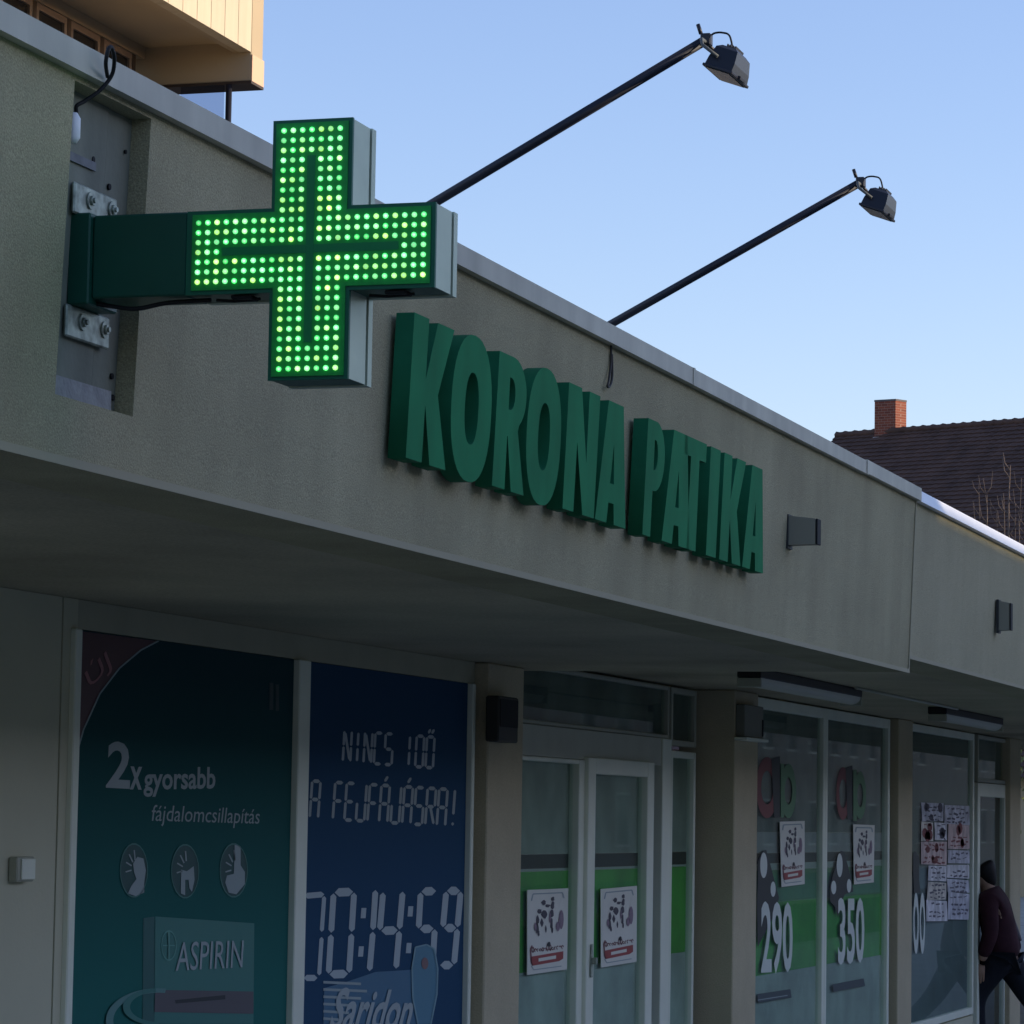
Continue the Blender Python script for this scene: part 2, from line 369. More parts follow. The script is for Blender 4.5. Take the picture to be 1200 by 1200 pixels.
for i, (cx_, cy) in enumerate(((157, 1020), (217, 1021), (274, 1020))):
    prints('round_icon', [ell(cx_, cy, 16, 31)], y1, mat('icon_field', (.012, .07, .065), .5), pa)
    prints('icon_rim', ringq(cx_, cy, 16.5, 32, .05), y2, TEALM, pa)
    if i == 0: pol = [[(cx_-1, cy-8), (cx_+4, cy-16), (cx_+11, cy-14), (cx_+14, cy), (cx_+12, cy+14), (cx_+12, cy+26), (cx_+2, cy+30), (cx_-7, cy+27), (cx_-3, cy+18), (cx_+3, cy+10), (cx_, cy+2)]]
    elif i == 1: pol = [[(cx_-5, cy-2), (cx_+2, cy), (cx_+10, cy-6), (cx_+11, cy+10), (cx_+8, cy+24), (cx_+5, cy+20), (cx_+4, cy+10), (cx_, cy+10), (cx_, cy+28), (cx_-5, cy+26)]]
    else: pol = [[(cx_+1, cy-30), (cx_+8, cy-28), (cx_+8, cy-6), (cx_+13, cy+2), (cx_+13, cy+16), (cx_+3, cy+28), (cx_-6, cy+26), (cx_-10, cy+14), (cx_-8, cy+6), (cx_, cy+4)]]
    prints('icon_figure', pol, y2, INKG, pa)
    rays = []
    for k, an in enumerate((170, 200, 230, 262)):
        c, s_ = math.cos(R(an)), math.sin(R(an)); ox, oy = (cx_+2, cy-2)
        rays += stroke([(ox+5*c, oy+10*s_), (ox+12*c, oy+22*s_)], .8)
    prints('icon_ray', rays, y2, INKG, pa)
prints('pack_side', [[(168, 1076), (181, 1074), (181, 1200), (167, 1200)]], y1, mat('teal_pack_side', (.018, .11, .10), .4), pa)
prints('pack_front', [[(182, 1074), (298, 1082), (297, 1200), (181, 1200)]], y1, TEALM, pa)
prints('pack_band', [[(182, 1160), (297, 1162), (297, 1188), (181, 1186)]], y2, PINKG, pa)
prints('pack_band', [[(205, 1172), (264, 1166), (264, 1171), (206, 1176)]], y3, INKD, pa)
prints('pack_emblem', ringq(198, 1108, 9, 18, .1), y2, mat('emblem_ink', (.12, .34, .28), .5), pa)
prints('pack_emblem', stroke([(198, 1092), (198, 1124)], .7)+stroke([(191, 1108), (205, 1108)], .7), y3, mat('emblem_ink_b', (.12, .34, .28), .5), pa)
text('lettering', 'ASPIRIN', (206, 1138), (284, 1134), (208, 1104), y3, INKW, pa)
prints('glass_rim', ringq(186, 1196, 62, 38, .14, 100, 278), y3-.001, TEALL, pa)
prints('glass_rim', ringq(186, 1180, 42, 22, .2, 90, 265), y3-.002, TEALM, pa)
prints('small_mark', stroke([(318, 800), (318, 832)], 2.4)+stroke([(325, 802), (325, 833)], 2), y1, mat('faint_ink', (.02, .05, .05), .5), pa)
# ------------------------------------------------------------------ poster 2: navy with segment digits
pb = thing('advert_poster', (XB0, YS, .3), 'navy blue headache advert with big segment digits 00:14:59 in the middle window bay', 'poster')
boxo('sheet', NAVY, pb, XB0+.001, XB1-.001, YS, YS+.006, .301, ZH-.001)
def cell(tl, tr, bl, ch, wd):
    def q(a, b): return (tl[0]+(tr[0]-tl[0])*a+(bl[0]-tl[0])*b, tl[1]+(tr[1]-tl[1])*a+(bl[1]-tl[1])*b)
    T = {'a': ((.05, 0), (.95, 0)), 'b': ((1, .01), (1, .49)), 'c': ((1, .51), (1, .99)), 'd': ((.05, 1), (.95, 1)), 'e': ((0, .51), (0, .99)), 'f': ((0, .01), (0, .49)), 'g': ((.08, .5), (.92, .5)),
         'm': ((.5, .03), (.5, .47)), 'n': ((.5, .53), (.5, .97)), 'x': ((.12, .06), (.88, .94)), 'k': ((.5, .55), (1, .97)), 'u': ((.35, -.1), (.7, -.26)), 'v': ((.15, -.1), (.4, -.26)), 'w': ((.6, -.1), (.9, -.26)),
         'h': ((.5, .0), (.5, .68)), 'i': ((.5, .88), (.5, .98)), 'r': ((.5, .53), (1, .97))}
    G = {'N': 'efbcx', 'I': 'mn', 'C': 'afed', 'S': 'afgcd', 'D': 'abcdef', 'Ő': 'abcdefvw', 'A': 'abcefg', 'F': 'aefg', 'E': 'adefg', 'J': 'bcde', 'Á': 'abcefgu', 'R': 'abefgr', '!': 'hi', '0': 'abcdef', '1': 'bc', '4': 'fgbc', '5': 'afgcd', '9': 'abcdfg', ' ': '', '7': 'abc'}
    o = []
    for s_ in G[ch]:
        a, b = T[s_]; o.append(seg(q(*a), q(*b), wd*(1.15 if s_ in 'adg' else .8)))
    return o
def segline(s_, tl, tr, bl, wd, gap=.28):
    n = len(s_); o = []; L = lambda p, q, t: (p[0]+(q[0]-p[0])*t, p[1]+(q[1]-p[1])*t); br_ = (tr[0]+bl[0]-tl[0], tr[1]+bl[1]-tl[1])
    for i, ch in enumerate(s_):
        t0, t1 = (i+gap/2)/n, (i+1-gap/2)/n; o += cell(L(tl, tr, t0), L(tl, tr, t1), L(bl, br_, t0), ch, wd)
    return o
prints('lettering', segline('NINCS IDŐ', (402, 856), (511, 864), (400, 892), 1.8), y1, mat('dim_white_ink', (.45, .50, .52), .8, spec=.1), pb)
prints('lettering', segline('A FEJFÁJÁSRA!', (364, 915), (540, 926), (361, 958), 1.9), y1, INKW, pb)
DGI = mat('digit_ink', (.44, .50, .50), .8, spec=.15)
for ch, tl_, tr2, bl_ in (('0', (331, 1048), (379, 1046), (322, 1143)), ('0', (391, 1046), (415, 1045), (385, 1142)), ('4', (449, 1045), (472, 1044), (441, 1137)), ('5', (493, 1045), (512, 1044), (488, 1133)), ('9', (523, 1044), (540, 1044), (515, 1131))):
    if ch == '0' and tl_[0] < 340:
        def q(a, b, tl_=tl_, tr2=tr2, bl_=bl_): return (tl_[0]+(tr2[0]-tl_[0])*a+(bl_[0]-tl_[0])*b, tl_[1]+(tr2[1]-tl_[1])*a+(bl_[1]-tl_[1])*b)
        DG = [seg((357, 1050), (380, 1048), 3.4), seg((380, 1050), (377, 1092), 2.4), seg((377, 1098), (374, 1143), 2.4), seg((356, 1146), (372, 1146), 3.6)]
    else: DG = cell(tl_, tr2, bl_, ch, 4.3)
    prints('digit', DG, y1, DGI, pb)
prints('digit', [seg((440, 1043), (437, 1090), 3.4), seg((437, 1092), (433, 1138), 3.4)], y1, DGI, pb); DG = []
for cx_, cy in ((426, 1070), (423, 1115), (481, 1068), (479, 1111)): DG.append([(cx_-2.4, cy-6), (cx_+3.4, cy-6), (cx_+2.4, cy+6), (cx_-3.4, cy+6)])
prints('digit_dot', DG, y1, DGI, pb)
PK = mat('pale_blue_print', (.05, .15, .24), .4)
prints('pack_front', [[(380, 1158), (408, 1150), (440, 1139), (490, 1136), (500, 1200), (379, 1200)]], y1, PK, pb)
prints('pack_stripe', [p for k in range(6) for p in stroke([(379, 1151+k*8.5), (430-abs(k-1)*7, 1153+k*8.5)], 1.5)], y2, INKG, pb)
text('lettering', 'Saridon', (384, 1208), (478, 1208), (398, 1157), y3, INKW, pb, True)
prints('bottle_print', [[(488, 1110), (500, 1108), (508, 1112), (512, 1135), (511, 1165), (504, 1200), (490, 1200), (484, 1170), (484, 1135)]], y2, mat('bottle_blue', (.08, .22, .30), .4), pb)
prints('bottle_print', stroke([(487, 1110), (500, 1107), (509, 1112), (513, 1135), (512, 1165), (505, 1200)], .9)+stroke([(487, 1110), (483, 1135), (484, 1170), (490, 1200)], .9), y3, mat('bottle_line', (.2, .34, .38), .4), pb)
prints('bottle_print', [ell(498, 1129, 4, 7)], y3, mat('bottle_dot', (.22, .12, .12), .4), pb)
# ------------------------------------------------------------------ entrance and shop windows (films and painted reflections lie behind the panes)
GLASSREFL = mat('painted_glass_reflection', (.27, .31, .25), .6, var=.25, vscale=3.2)  # reflection in the upper door glass, put into the colour
FROSTL = mat('pale_frosted_film', (.38, .43, .36), .6, var=.25, vscale=3.2)
GREENF = mat('green_film', (.06, .36, .04), .5, var=.25, vscale=3.2)
GREEND = mat('deep_green_film', (.07, .24, .09), .5, var=.25, vscale=3.2)
DARKF = mat('dark_band_film', (.005, .010, .008), .5)
STRIPL = mat('light_strip_film', (.32, .38, .32), .5)
INTER = mat('interior_grey', (.14, .155, .13), .7, var=.4, vscale=2.6)
def film_and_reflection_stack(x0, x1, z0, z1, y, bands, parent):
    """bands: list of (z_top, material) from the top down"""
    for i, (zt, m_) in enumerate(bands):
        zb = bands[i+1][0] if i+1 < len(bands) else z0
        zt = min(zt, z1)
        if zt-zb > .002: boxo('film_or_reflection', m_, parent, x0, x1, y, y+.004, zb+.0005, zt-.0005)
def window(x0, x1, z0, z1, y, bands, fm=PVC, bar=.05, name='window', d=.05, rail=None):
    wn = sub(name, B); rl = rail or bar
    b = MB(); b.box(x0, x0+bar, y-d/2, y+d/2, z0, z1, bevel=.004); b.box(x1-bar, x1, y-d/2, y+d/2, z0, z1, bevel=.004)
    b.box(x0+bar+.0005, x1-bar-.0005, y-d/2+.001, y+d/2-.001, z1-rl, z1, bevel=.004); b.box(x0+bar+.0005, x1-bar-.0005, y-d/2+.001, y+d/2-.001, z0, z0+rl, bevel=.004)
    b.build('frame', fm, wn)
    p = boxo('pane', GLASS, wn, x0+bar, x1-bar, y-.004, y+.002, z0+rl, z1-rl)
    film_and_reflection_stack(x0+bar+.001, x1-bar-.001, z0+rl, z1-rl, y+.012, bands, wn)
    return wn
zt = lambda u, v: Z(u, v, YJ)
b1, b2, b3, b4 = zt(640, 1001), zt(640, 1018), zt(640, 1021), zt(640, 1137)
BANDS = [(9, GLASSREFL), (b1, DARKF), (b2, STRIPL), (b3, GREENF), (b4, FROSTL)]
xa = px1[1]-.15                                   # jamb behind the first pillar
xd0, xd1, xd2, xs1 = X(686, 1000, YJ-.035), X(689, 1000, YJ-.055), X(766, 1000, YJ-.055), X(809, 1000, YJ)
ztr0, ztr1 = Z(612, 848, YJ), Z(612, 793, YJ)     # transom light
zdh = Z(612, 885, YJ)
tw = window(xa, X(779, 830, YJ), ztr0, ZB2-.012, YJ, [(9, INTER)], PVCD, .02)
window(X(780, 830, YJ)+.03, xs1, ztr0-.03, ZB2-.012, YJ, [(9, INTER)], PVCD, .03)
boxo('door_head', mat('door_head_panel', (.50, .50, .39), .5, var=.05), B, xa, X(768, 870, YJ), YJ-.03, YJ+.05, zdh, ztr0-.002)
boxo('mullion', PVC, B, X(769, 900, YJ), X(779, 900, YJ), YJ-.035, YJ+.05, 0.0, ztr0-.001, bevel=.004)
d1 = window(xa, xd0, .02, zdh-.002, YJ, BANDS, PVC, xd0-X(678, 1000, YJ-.035), 'door', .07, .02)
# second leaf
zd2 = Z(693, 888, YJ-.02)
d2 = window(xd1, xd2, .02, zd2, YJ-.02, BANDS, PVC, X(697.5, 1000, YJ-.055)-xd1, 'door', .07, .075)
sw = window(X(780, 1000, YJ), xs1, .02, Z(790, 880, YJ), YJ, BANDS, PVC, .035)
# door handle and hinge blocks
m = MB(); p = at(692.5, 1122, 1, YJ-.057)
m.box(p.x-.016, p.x+.016, p.y-.006, p.y, p.z-.09, p.z+.06, bevel=.002); m.box(p.x-.012, p.x+.012, p.y-.03, p.y-.0065, p.z-.03, p.z+.0, bevel=.003)
m.build('handle', STEEL, d2)
YG = YQ+.065
# windows between second and third pillar
xg0, xg1, xg2 = px2[1]-.12, X(962, 1000, YG), X(1038, 1000, YG)
zg1 = ZB2-.01
c1, c2, c3, c4 = Z(900, 1000, YG), Z(900, 1012, YG), Z(900, 1020, YG), Z(895, 1143, YG)
BG = [(9, INTER), (Z(900, 975, YG), mat('painted_roof_reflection', (.30, .31, .29), .6, var=.15, vscale=4)), (c1, DARKF), (c2, STRIPL), (c3, GREEND), (Z(900, 1058, YG), GREENF), (c4, FROSTL)]  # the pale band paints reflected car roofs into the panes
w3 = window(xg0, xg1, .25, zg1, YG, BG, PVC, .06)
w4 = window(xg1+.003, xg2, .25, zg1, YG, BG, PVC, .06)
boxo('wall_base', WALLP, B, xs1+.01, px3[0], YG-.02, YG+.1, 0, .249)
boxo('wall_base', WALLP, B, px3[1]+.001, X(1137, 1190, YG), YG-.02, YG+.1, 0, Z(1100, 1192, YG)-.05)
# third bay
xh1 = X(1137, 1000, YG)
w5 = window(px3[1]-.1, xh1+.02, Z(1100, 1192, YG)-.04, ZB2-.01, YG, [(9, mat('green_dark_interior', (.06, .085, .065), .6, var=.2, vscale=3)), (Z(1100, 1000, YG), mat('pale_interior', (.16, .19, .19), .6, var=.15, vscale=3))], PVC, .05)
xk0, xk1 = X(1142, 1000, YG), X(1176, 1000, YG)
zk = Z(1142, 917, YG)
window(xk0, xk1, zk+.005, ZB2-.01, YG, [(9, INTER)], PVCD, .03)
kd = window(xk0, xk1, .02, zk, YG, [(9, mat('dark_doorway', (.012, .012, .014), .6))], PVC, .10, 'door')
boxo('side_panel', mat('dark_side_panel', (.05, .05, .055), .6), B, xk1+.002, px4[0]+.05, YG, YG+.08, 0, ZB2-.002)
# ------------------------------------------------------------------ small flyers on doors
RED = mat('red_ink', (.35, .05, .045), .5); PAPER = mat('white_paper', (.72, .70, .60), .6, var=.03)
def flyer(corners, y, label, seed):
    tl_, tr2, br2, bl_ = corners
    rnd = random.Random(seed)
    L = lambda p, q, t: (p[0]+(q[0]-p[0])*t, p[1]+(q[1]-p[1])*t)
    def q(a, b): return L(L(tl_, tr2, a), L(bl_, br2, a), b)
    t = thing('flyer', at(*bl_, 1, y), label, 'poster', 'flyers with grapes taped to the glass')
    b = MB(); c4 = [at(*k, 1, y) for k in corners]
    b.quad(*c4); b.quad(*[c+Vector((0, .003, 0)) for c in c4[::-1]])
    for i in range(4): b.quad(c4[i], c4[(i+1) % 4], c4[(i+1) % 4]+Vector((0, .003, 0)), c4[i]+Vector((0, .003, 0)))
    b.build('sheet', PAPER, t)
    Y1 = y-.0015; Y2 = y-.003
    pl = lambda pts: [q(*p) for p in pts]
    line = stroke(pl([(.1, .13), (.14, .05), (.86, .05), (.9, .12)]), .7)+stroke(pl([(.1, .9), (.16, .95), (.86, .95)]), .5)
    prints('border', line, Y1, INKG, t)
    blobs = []
    for (cx_, cy, rx, ry) in ((.4, .16, .06, .03), (.62, .12, .05, .03), (.5, .2, .06, .02), (.3, .26, .06, .03), (.42, .3, .07, .05), (.62, .2, .05, .05), (.6, .3, .06, .06), (.6, .42, .04, .07), (.36, .4, .04, .05), (.25, .36, .04, .06), (.24, .46, .05, .06), (.28, .52, .03, .04), (.46, .48, .02, .05), (.62, .5, .03, .04)):
        blobs.append([q(cx_+rx*math.cos(R(a))*rnd.uniform(.7, 1.2), cy+ry*math.sin(R(a))*rnd.uniform(.7, 1.2)) for a in range(0, 360, 36)])
    prints('drawing', blobs, Y1, mat('drawing_ink', (.07, .06, .075), .6), t)
    prints('drawing', [[q(cx_+rx*math.cos(R(a)), cy+ry*math.sin(R(a))) for a in range(0, 360, 36)] for cx_, cy, rx, ry in ((.84, .38, .06, .12), (.76, .46, .05, .06), (.2, .44, .03, .05), (.56, .35, .02, .06))], Y2, mat('drawing_tint', (.26, .18, .22), .6), t)
    lets = []
    for k in range(13):
        a_ = .12+.80*k/13; hh = (.05 if k in (0, 6, 7) else .025)*rnd.uniform(.8, 1.1); c_ = q(a_+.02, .735-hh*.6); e_ = q(a_+.05, .735-hh*.6)
        rx_ = abs(e_[0]-c_[0]); ry_ = abs(q(a_, .735)[1]-q(a_, .735-hh)[1])
        lets += ringq(c_[0], c_[1], rx_*1.1, ry_*.95, .55, rnd.choice((0, 90, 200)), rnd.choice((300, 360, 420)), 9)
    prints('lettering', lets+stroke(pl([(.12, .66), (.08, .7), (.1, .86), (.14, .9)]), .8), Y1, mat('script_ink', (.20, .08, .08), .6), t)
    prints('drawing', [[q(.54+.04*math.cos(R(a)), .665+.03*math.sin(R(a))) for a in range(0, 360, 36)]], Y2, INKD, t)
    prints('red_band', [pl([(.1, .79), (.9, .77), (.9, .86), (.8, .885), (.14, .90), (.1, .86)])], Y1, RED, t)
    prints('red_band', [pl([(.28, .82), (.72, .81), (.72, .85), (.28, .86)])], Y2, PAPER, t)
    return t
flyer([(618, 1043), (666, 1041), (664.5, 1136), (618, 1142.5)], YJ-.008, 'white flyer with a dark drawing and red band on the left door leaf', 1)
flyer([(704, 1042), (746.5, 1038), (746, 1127), (704.5, 1134)], YJ-.03, 'white flyer with a dark drawing and red band on the right door leaf', 1)
flyer([(914, 963), (943, 962), (943, 1036), (916, 1039.5)], YG-.011, 'small white flyer taped above the 290 price in the nearer shop window', 1)
flyer([(1000, 966), (1025, 967), (1024, 1034), (1001, 1036.5)], YG-.011, 'narrower white flyer beside the third pillar, over the number 350', 1)
# window stickers with prices
COW = mat('black_print', (.015, .018, .02), .5); COWW = mat('white_print', (.66, .70, .62), .5)
REDD = mat('dull_red_print', (.20, .035, .035), .5); GRND = mat('dull_green_print', (.09, .22, .10), .5)
def price(s_, dx, n, label):
    Yw = YG-.006; t = thing('price_sticker', at(890+dx, 1140, 1, Yw), label, 'sticker', 'price stickers on the shop windows')
    g = lambda pts: [(u+dx, v+dy) for u, v in pts]
    dy = 0 if dx < 10 else 0
    if dx < 10:
        prints('figure', [[(887, 1060), (888, 1030), (888, 1010), (893, 997), (898, 996), (902, 1010), (907, 1030), (913, 1052), (911, 1060), (906, 1075), (888, 1110)]], Yw, COW, t)
        prints('figure_spot', [ell(895, 1014, 4.2, 15), ell(906, 1042, 3, 9)], Yw-.0015, COWW, t)
        prints('emblem', ringq(899, 923, 13, 36, .45), Yw, REDD, t); prints('emblem', [[(904, 890), (914, 886), (914, 958), (907, 958)]], Yw-.001, COW, t)
        prints('emblem', ringq(924, 927, 9, 32, .5), Yw-.002, GRND, t); prints('emblem', [[(915, 895), (919, 895), (919, 958), (915, 958)]], Yw-.003, GRND, t)
        text('number', s_, (892, 1142), (929, 1140), (892, 1056), Yw-.001, COWW, t, True)
        prints('caption', stroke([(888, 1170), (927, 1164)], 5), Yw, mat('caption_ink', (.05, .07, .08), .5), t)
        prints('caption', stroke([(888+k*5, 1172-k*.8) for k in range(8)], .5), Yw-.0015, INKG, t)
    else:
        prints('figure', [[(972, 1040), (977, 1022), (982, 1005), (985, 997), (989, 998), (993, 1012), (998, 1032), (1000, 1045), (990, 1048), (986, 1058), (982, 1075), (978, 1062), (973, 1056)]], Yw, COW, t)
        prints('figure_spot', [ell(984, 1014, 3.5, 14), ell(977, 1040, 3, 8), ell(995, 1038, 2.6, 8)], Yw-.0015, COWW, t)
        prints('emblem', ringq(988, 930, 8, 31, .45), Yw, REDD, t); prints('emblem', [[(991, 900), (999, 897), (999, 960), (993, 960)]], Yw-.001, COW, t)
        prints('emblem', ringq(1008, 932, 7, 28, .5), Yw-.002, GRND, t); prints('emblem', [[(1000, 902), (1004, 902), (1004, 962), (1000, 962)]], Yw-.003, GRND, t)
        text('number', s_, (982, 1131), (1013, 1128), (982, 1052), Yw-.001, COWW, t, True)
        prints('caption', stroke([(976, 1158), (1013, 1151)], 4.5), Yw, mat('caption_ink_b', (.05, .07, .08), .5), t)
    return t
price('290', 0, 1, 'white 290 price print on the nearer window, below a figure with two white spots')
price('350', 82, 2, 'white 350 price print next to the third pillar, below a figure with three white spots')
# flyer collage in the third bay
Yw = YG-.007
PAPC = [mat('collage_paper_%s' % n_, c, .6, var=.38, vscale=9) for n_, c in (('white', (0.609, 0.594, 0.609)), ('rose', (0.522, 0.392, 0.362)), ('grey', (0.478, 0.478, 0.522)), ('cream', (0.551, 0.507, 0.435)))]
rows = [((1080, 941, 1106, 962), 2), ((1107, 944, 1136, 966), 2), ((1079, 963, 1094, 985), 3), ((1095, 963, 1110, 984), 0), ((1111, 966, 1136, 995), 1), ((1079, 986, 1110, 1013), 1), ((1111, 996, 1136, 1012), 2), ((1088, 1014, 1109, 1032), 0), ((1110, 1013, 1136, 1029), 0), ((1087, 1033, 1109, 1054), 3), ((1110, 1030, 1136, 1045), 2), ((1086, 1055, 1110, 1079), 0), ((1111, 1046, 1136, 1077), 2)]
cnt = {}; ORD = ['', 'first', 'second', 'third', 'fourth', 'fifth', 'sixth', 'seventh', 'eighth']
rn = random.Random(4)
for i, ((ua, va, ub, vb), k) in enumerate(rows):
    side = 'left' if ua < 1100 else 'right'
    t = thing('handbill', at(ua, vb, 1, Yw), 'x', 'poster', 'handbills pasted over the window beside the far door')
    cnt[side] = cnt.get(side, 0)+1
    t['label'] = '%s handbill, %s from the top of the %s half of the pasted patchwork' % (('white', 'reddish', 'greyish', 'cream')[k], ORD[cnt[side]], side)
    b = MB(); y = Yw-.0004*(i % 3)
    c = [at(u+rn.uniform(-.7, .7), v+rn.uniform(-.8, .8), 1, y) for u, v in ((ua, va), (ub, va+1), (ub, vb+.5), (ua, vb))]
    b.quad(*c); b.quad(*[q_+Vector((0, .002, 0)) for q_ in c[::-1]]); b.build('sheet', PAPC[k], t)
    ink = []
    for j in range(int((vb-va)/5)):
        v = va+4+j*5.2+rn.uniform(-.8, .8); u = ua+2.5+rn.uniform(0, 4)
        if rn.random() < .2: continue
        while u < ub-4:
            l = rn.uniform(1.5, 5); ink += stroke([(u, v+rn.uniform(-.8, .8)), (min(u+l, ub-1.5), v+rn.uniform(-1.6, 1.6))], rn.uniform(.4, 1.3)); u += l+rn.uniform(.8, 2.4)
    if i in (3, 5, 4, 2, 0): ink += [ell(rn.uniform(ua+4, ub-4), rn.uniform(va+4, vb-4), rn.uniform(1.5, 4), rn.uniform(3, 7), 9) for _ in range(4)]
    prints('printing', ink, y-.0015, [mat('hb_ink', (.09, .08, .11), .6), mat('hb_red', (.22, .05, .05), .6)][i in (2, 5, 4)], t)
t = thing('window_print', at(1070, 1120, 1, Yw), 'black and white print at the left edge of the far window', 'sticker')
prints('figure', [[(1070, 1000), (1073, 997), (1077, 1005), (1077, 1030), (1079, 1046), (1071, 1048), (1070, 1020)]], Yw, COW, t)
prints('number', ringq(1073.5, 1082, 3.2, 36, .45)+ringq(1081, 1082, 3.2, 36, .45), Yw-.001, COWW, t)
# ------------------------------------------------------------------ things on walls and pillars
p = at(585, 815, 1, YQ-.06); q_ = at(607, 871, 1, YQ-.06)
t = thing('wall_speaker', (p.x, YQ, q_.z), 'dark boxy loudspeaker mounted high on the pillar left of the entrance', 'speaker')
boxo('case', mat('dark_case', (.05, .048, .04), .6), t, p.x, q_.x, YQ-.06, YQ-.004, q_.z, p.z, bevel=.006)
boxo('grille', BLACK, t, p.x+.012, q_.x-.012, YQ-.063, YQ-.0605, q_.z+.06, p.z-.012)
boxo('bracket', DARKM, t, p.x+.03, q_.x-.03, YQ-.0035, YQ-.0005, q_.z+.02, p.z-.02)
p = at(873, 825, 1, YQ-.05); q_ = at(895, 866, 1, YQ-.05)
t = thing('alarm_box', (p.x, YQ, q_.z), 'small grey alarm box with dark strip high on the pillar right of the entrance', 'alarm box')
boxo('case', mat('dull_grey_case', (.20, .20, .16), .6), t, p.x, q_.x-.01, YQ-.05, YQ-.001, q_.z, p.z, bevel=.005)
boxo('lens', BLACK, t, q_.x-.045, q_.x-.02, YQ-.054, YQ-.0505, q_.z+.012, q_.z+.1)
boxo('base_lip', PVC, t, p.x-.03, q_.x+.03, YQ-.07, YQ-.002, q_.z-.018, q_.z-.002, bevel=.003)
p = at(21, 1004, 1, YP-.03); q_ = at(40, 1033, 1, YP-.03)
t = thing('junction_box', (p.x, YP, q_.z), 'small pale switch box on the plain wall left of the teal advert', 'switch')
boxo('case', PVCD, t, p.x+.0, q_.x, YP-.03, YP-.001, q_.z, p.z, bevel=.004)
boxo('cover', PVC, t, p.x+.02, q_.x-.003, YP-.035, YP-.0305, q_.z+.006, p.z-.006, bevel=.002)
# soffit lamps
def batten(ua, va, ub, vb, z, label):
    a, c = at(ua, va, 2, z-.05), at(ub, vb, 2, z-.05); y = (a.y+c.y)/2
    t = thing('batten_lamp', (a.x, y, z), label, 'lamp', 'unlit batten lamps under the canopy')
    h = .055
    boxo('housing', mat('lamp_housing', (.02, .02, .02), .5), t, a.x, c.x, y-h, y+h, z-.042, z-.001, bevel=.004)
    b = MB(); n = 10
    prof = [(-h+.004, z-.0425)]+[(-(h-.004)*math.cos(math.pi*k/n), z-.043-.038*math.sin(math.pi*k/n)) for k in range(1, n)]+[(h-.004, z-.0425)]
    r0 = [b.b.verts.new((a.x+.02, y+pz[0], pz[1])) for pz in prof]; r1 = [b.b.verts.new((c.x-.02, y+pz[0], pz[1])) for pz in prof]
    for k in range(len(prof)-1): b.b.faces.new((r0[k], r1[k], r1[k+1], r0[k+1]))
    b.b.faces.new(r0); b.b.faces.new(r1[::-1])
    b.build('diffuser', mat('grey_diffuser', (.50, .50, .40), .35), t)
    for x in (a.x, c.x-.0195):
        boxo('end_cap', PVCD, t, x, x+.0195, y-h, y+h, z-.085, z-.043, bevel=.003)
batten(872, 796, 1003, 819, ZB2, 'long unlit batten lamp under the canopy, nearer one above the 290 and 350 windows')
batten(1088, 838, 1175, 851, ZB2, 'long unlit batten lamp under the canopy, farther one beside the far door')
# small lamps on the fascia
ca_, cb_ = at(1003, 806, 2, ZB2-.006), at(1062, 823, 2, ZB2-.006)
m = MB(); m.tube([ca_, ((ca_.x+cb_.x)/2, ca_.y, ZB2-.006), (cb_.x+1, ca_.y, ZB2-.006)], .009, 6); m.build('conduit', PVCD, B)
def wedge(ul, ur, ut, ub, dep, label):
    a = fas(ur, ut); c = fas(ur, ub); x1 = a.x; wd = .055
    t = thing('fascia_lamp', (x1, YF, c.z), label, 'wall lamp', 'small dark box lamps on the fascia')
    y0 = YF-TL*((a.z+c.z)/2-ZB)
    k = at(ul, (ut+ub)/2, 1, y0)
    X0 = k.x; yo = y0-dep
    b = MB()
    P_ = [(X0, y0, a.z+.0), (X0, yo, a.z-.012), (X0, yo, c.z+.002), (X0, y0, c.z)]
    Q_ = [(X0+wd, p_[1], p_[2]) for p_ in P_]
    b.quad(*P_); b.quad(*Q_[::-1])
    for i in range(4): b.quad(P_[i], P_[(i+1) % 4], Q_[(i+1) % 4], Q_[i])
    b.build('housing', mat('lamp_grey', (.27, .26, .20), .6), t)
    boxo('front_glass', BLACK, t, X0-.001, X0+wd+.002, yo-.008, yo-.001, c.z+.001, a.z-.012, bevel=.002)
    boxo('back_plate', mat('lamp_plate', (.04, .042, .042), .6), t, X0-.004, X0+wd+.01, y0-.006, y0+.006, c.z-.012, a.z+.004)
wedge(922, 955, 617, 651, .10, 'dark box lamp on the fascia just right of the green lettering')
wedge(1169, 1183, 709, 744, .055, 'dark box lamp on the fascia at the far right end')
# hanging wire loop from coping
t = thing('hanging_wire', fas(716, 403), 'thin dark wire loop hanging from the coping above the letters', 'wire')
b = MB(); b.tube(catmull([fas(716, 402, .006), fas(716, 425, .006), fas(713.5, 445, .012), fas(712, 453, .014), fas(715, 452, .012), fas(717.5, 440, .008), fas(717, 415, .006)]), .0035, 6)
b.build('wire', mat('wire_grey', (.05, .045, .04), .6), t)
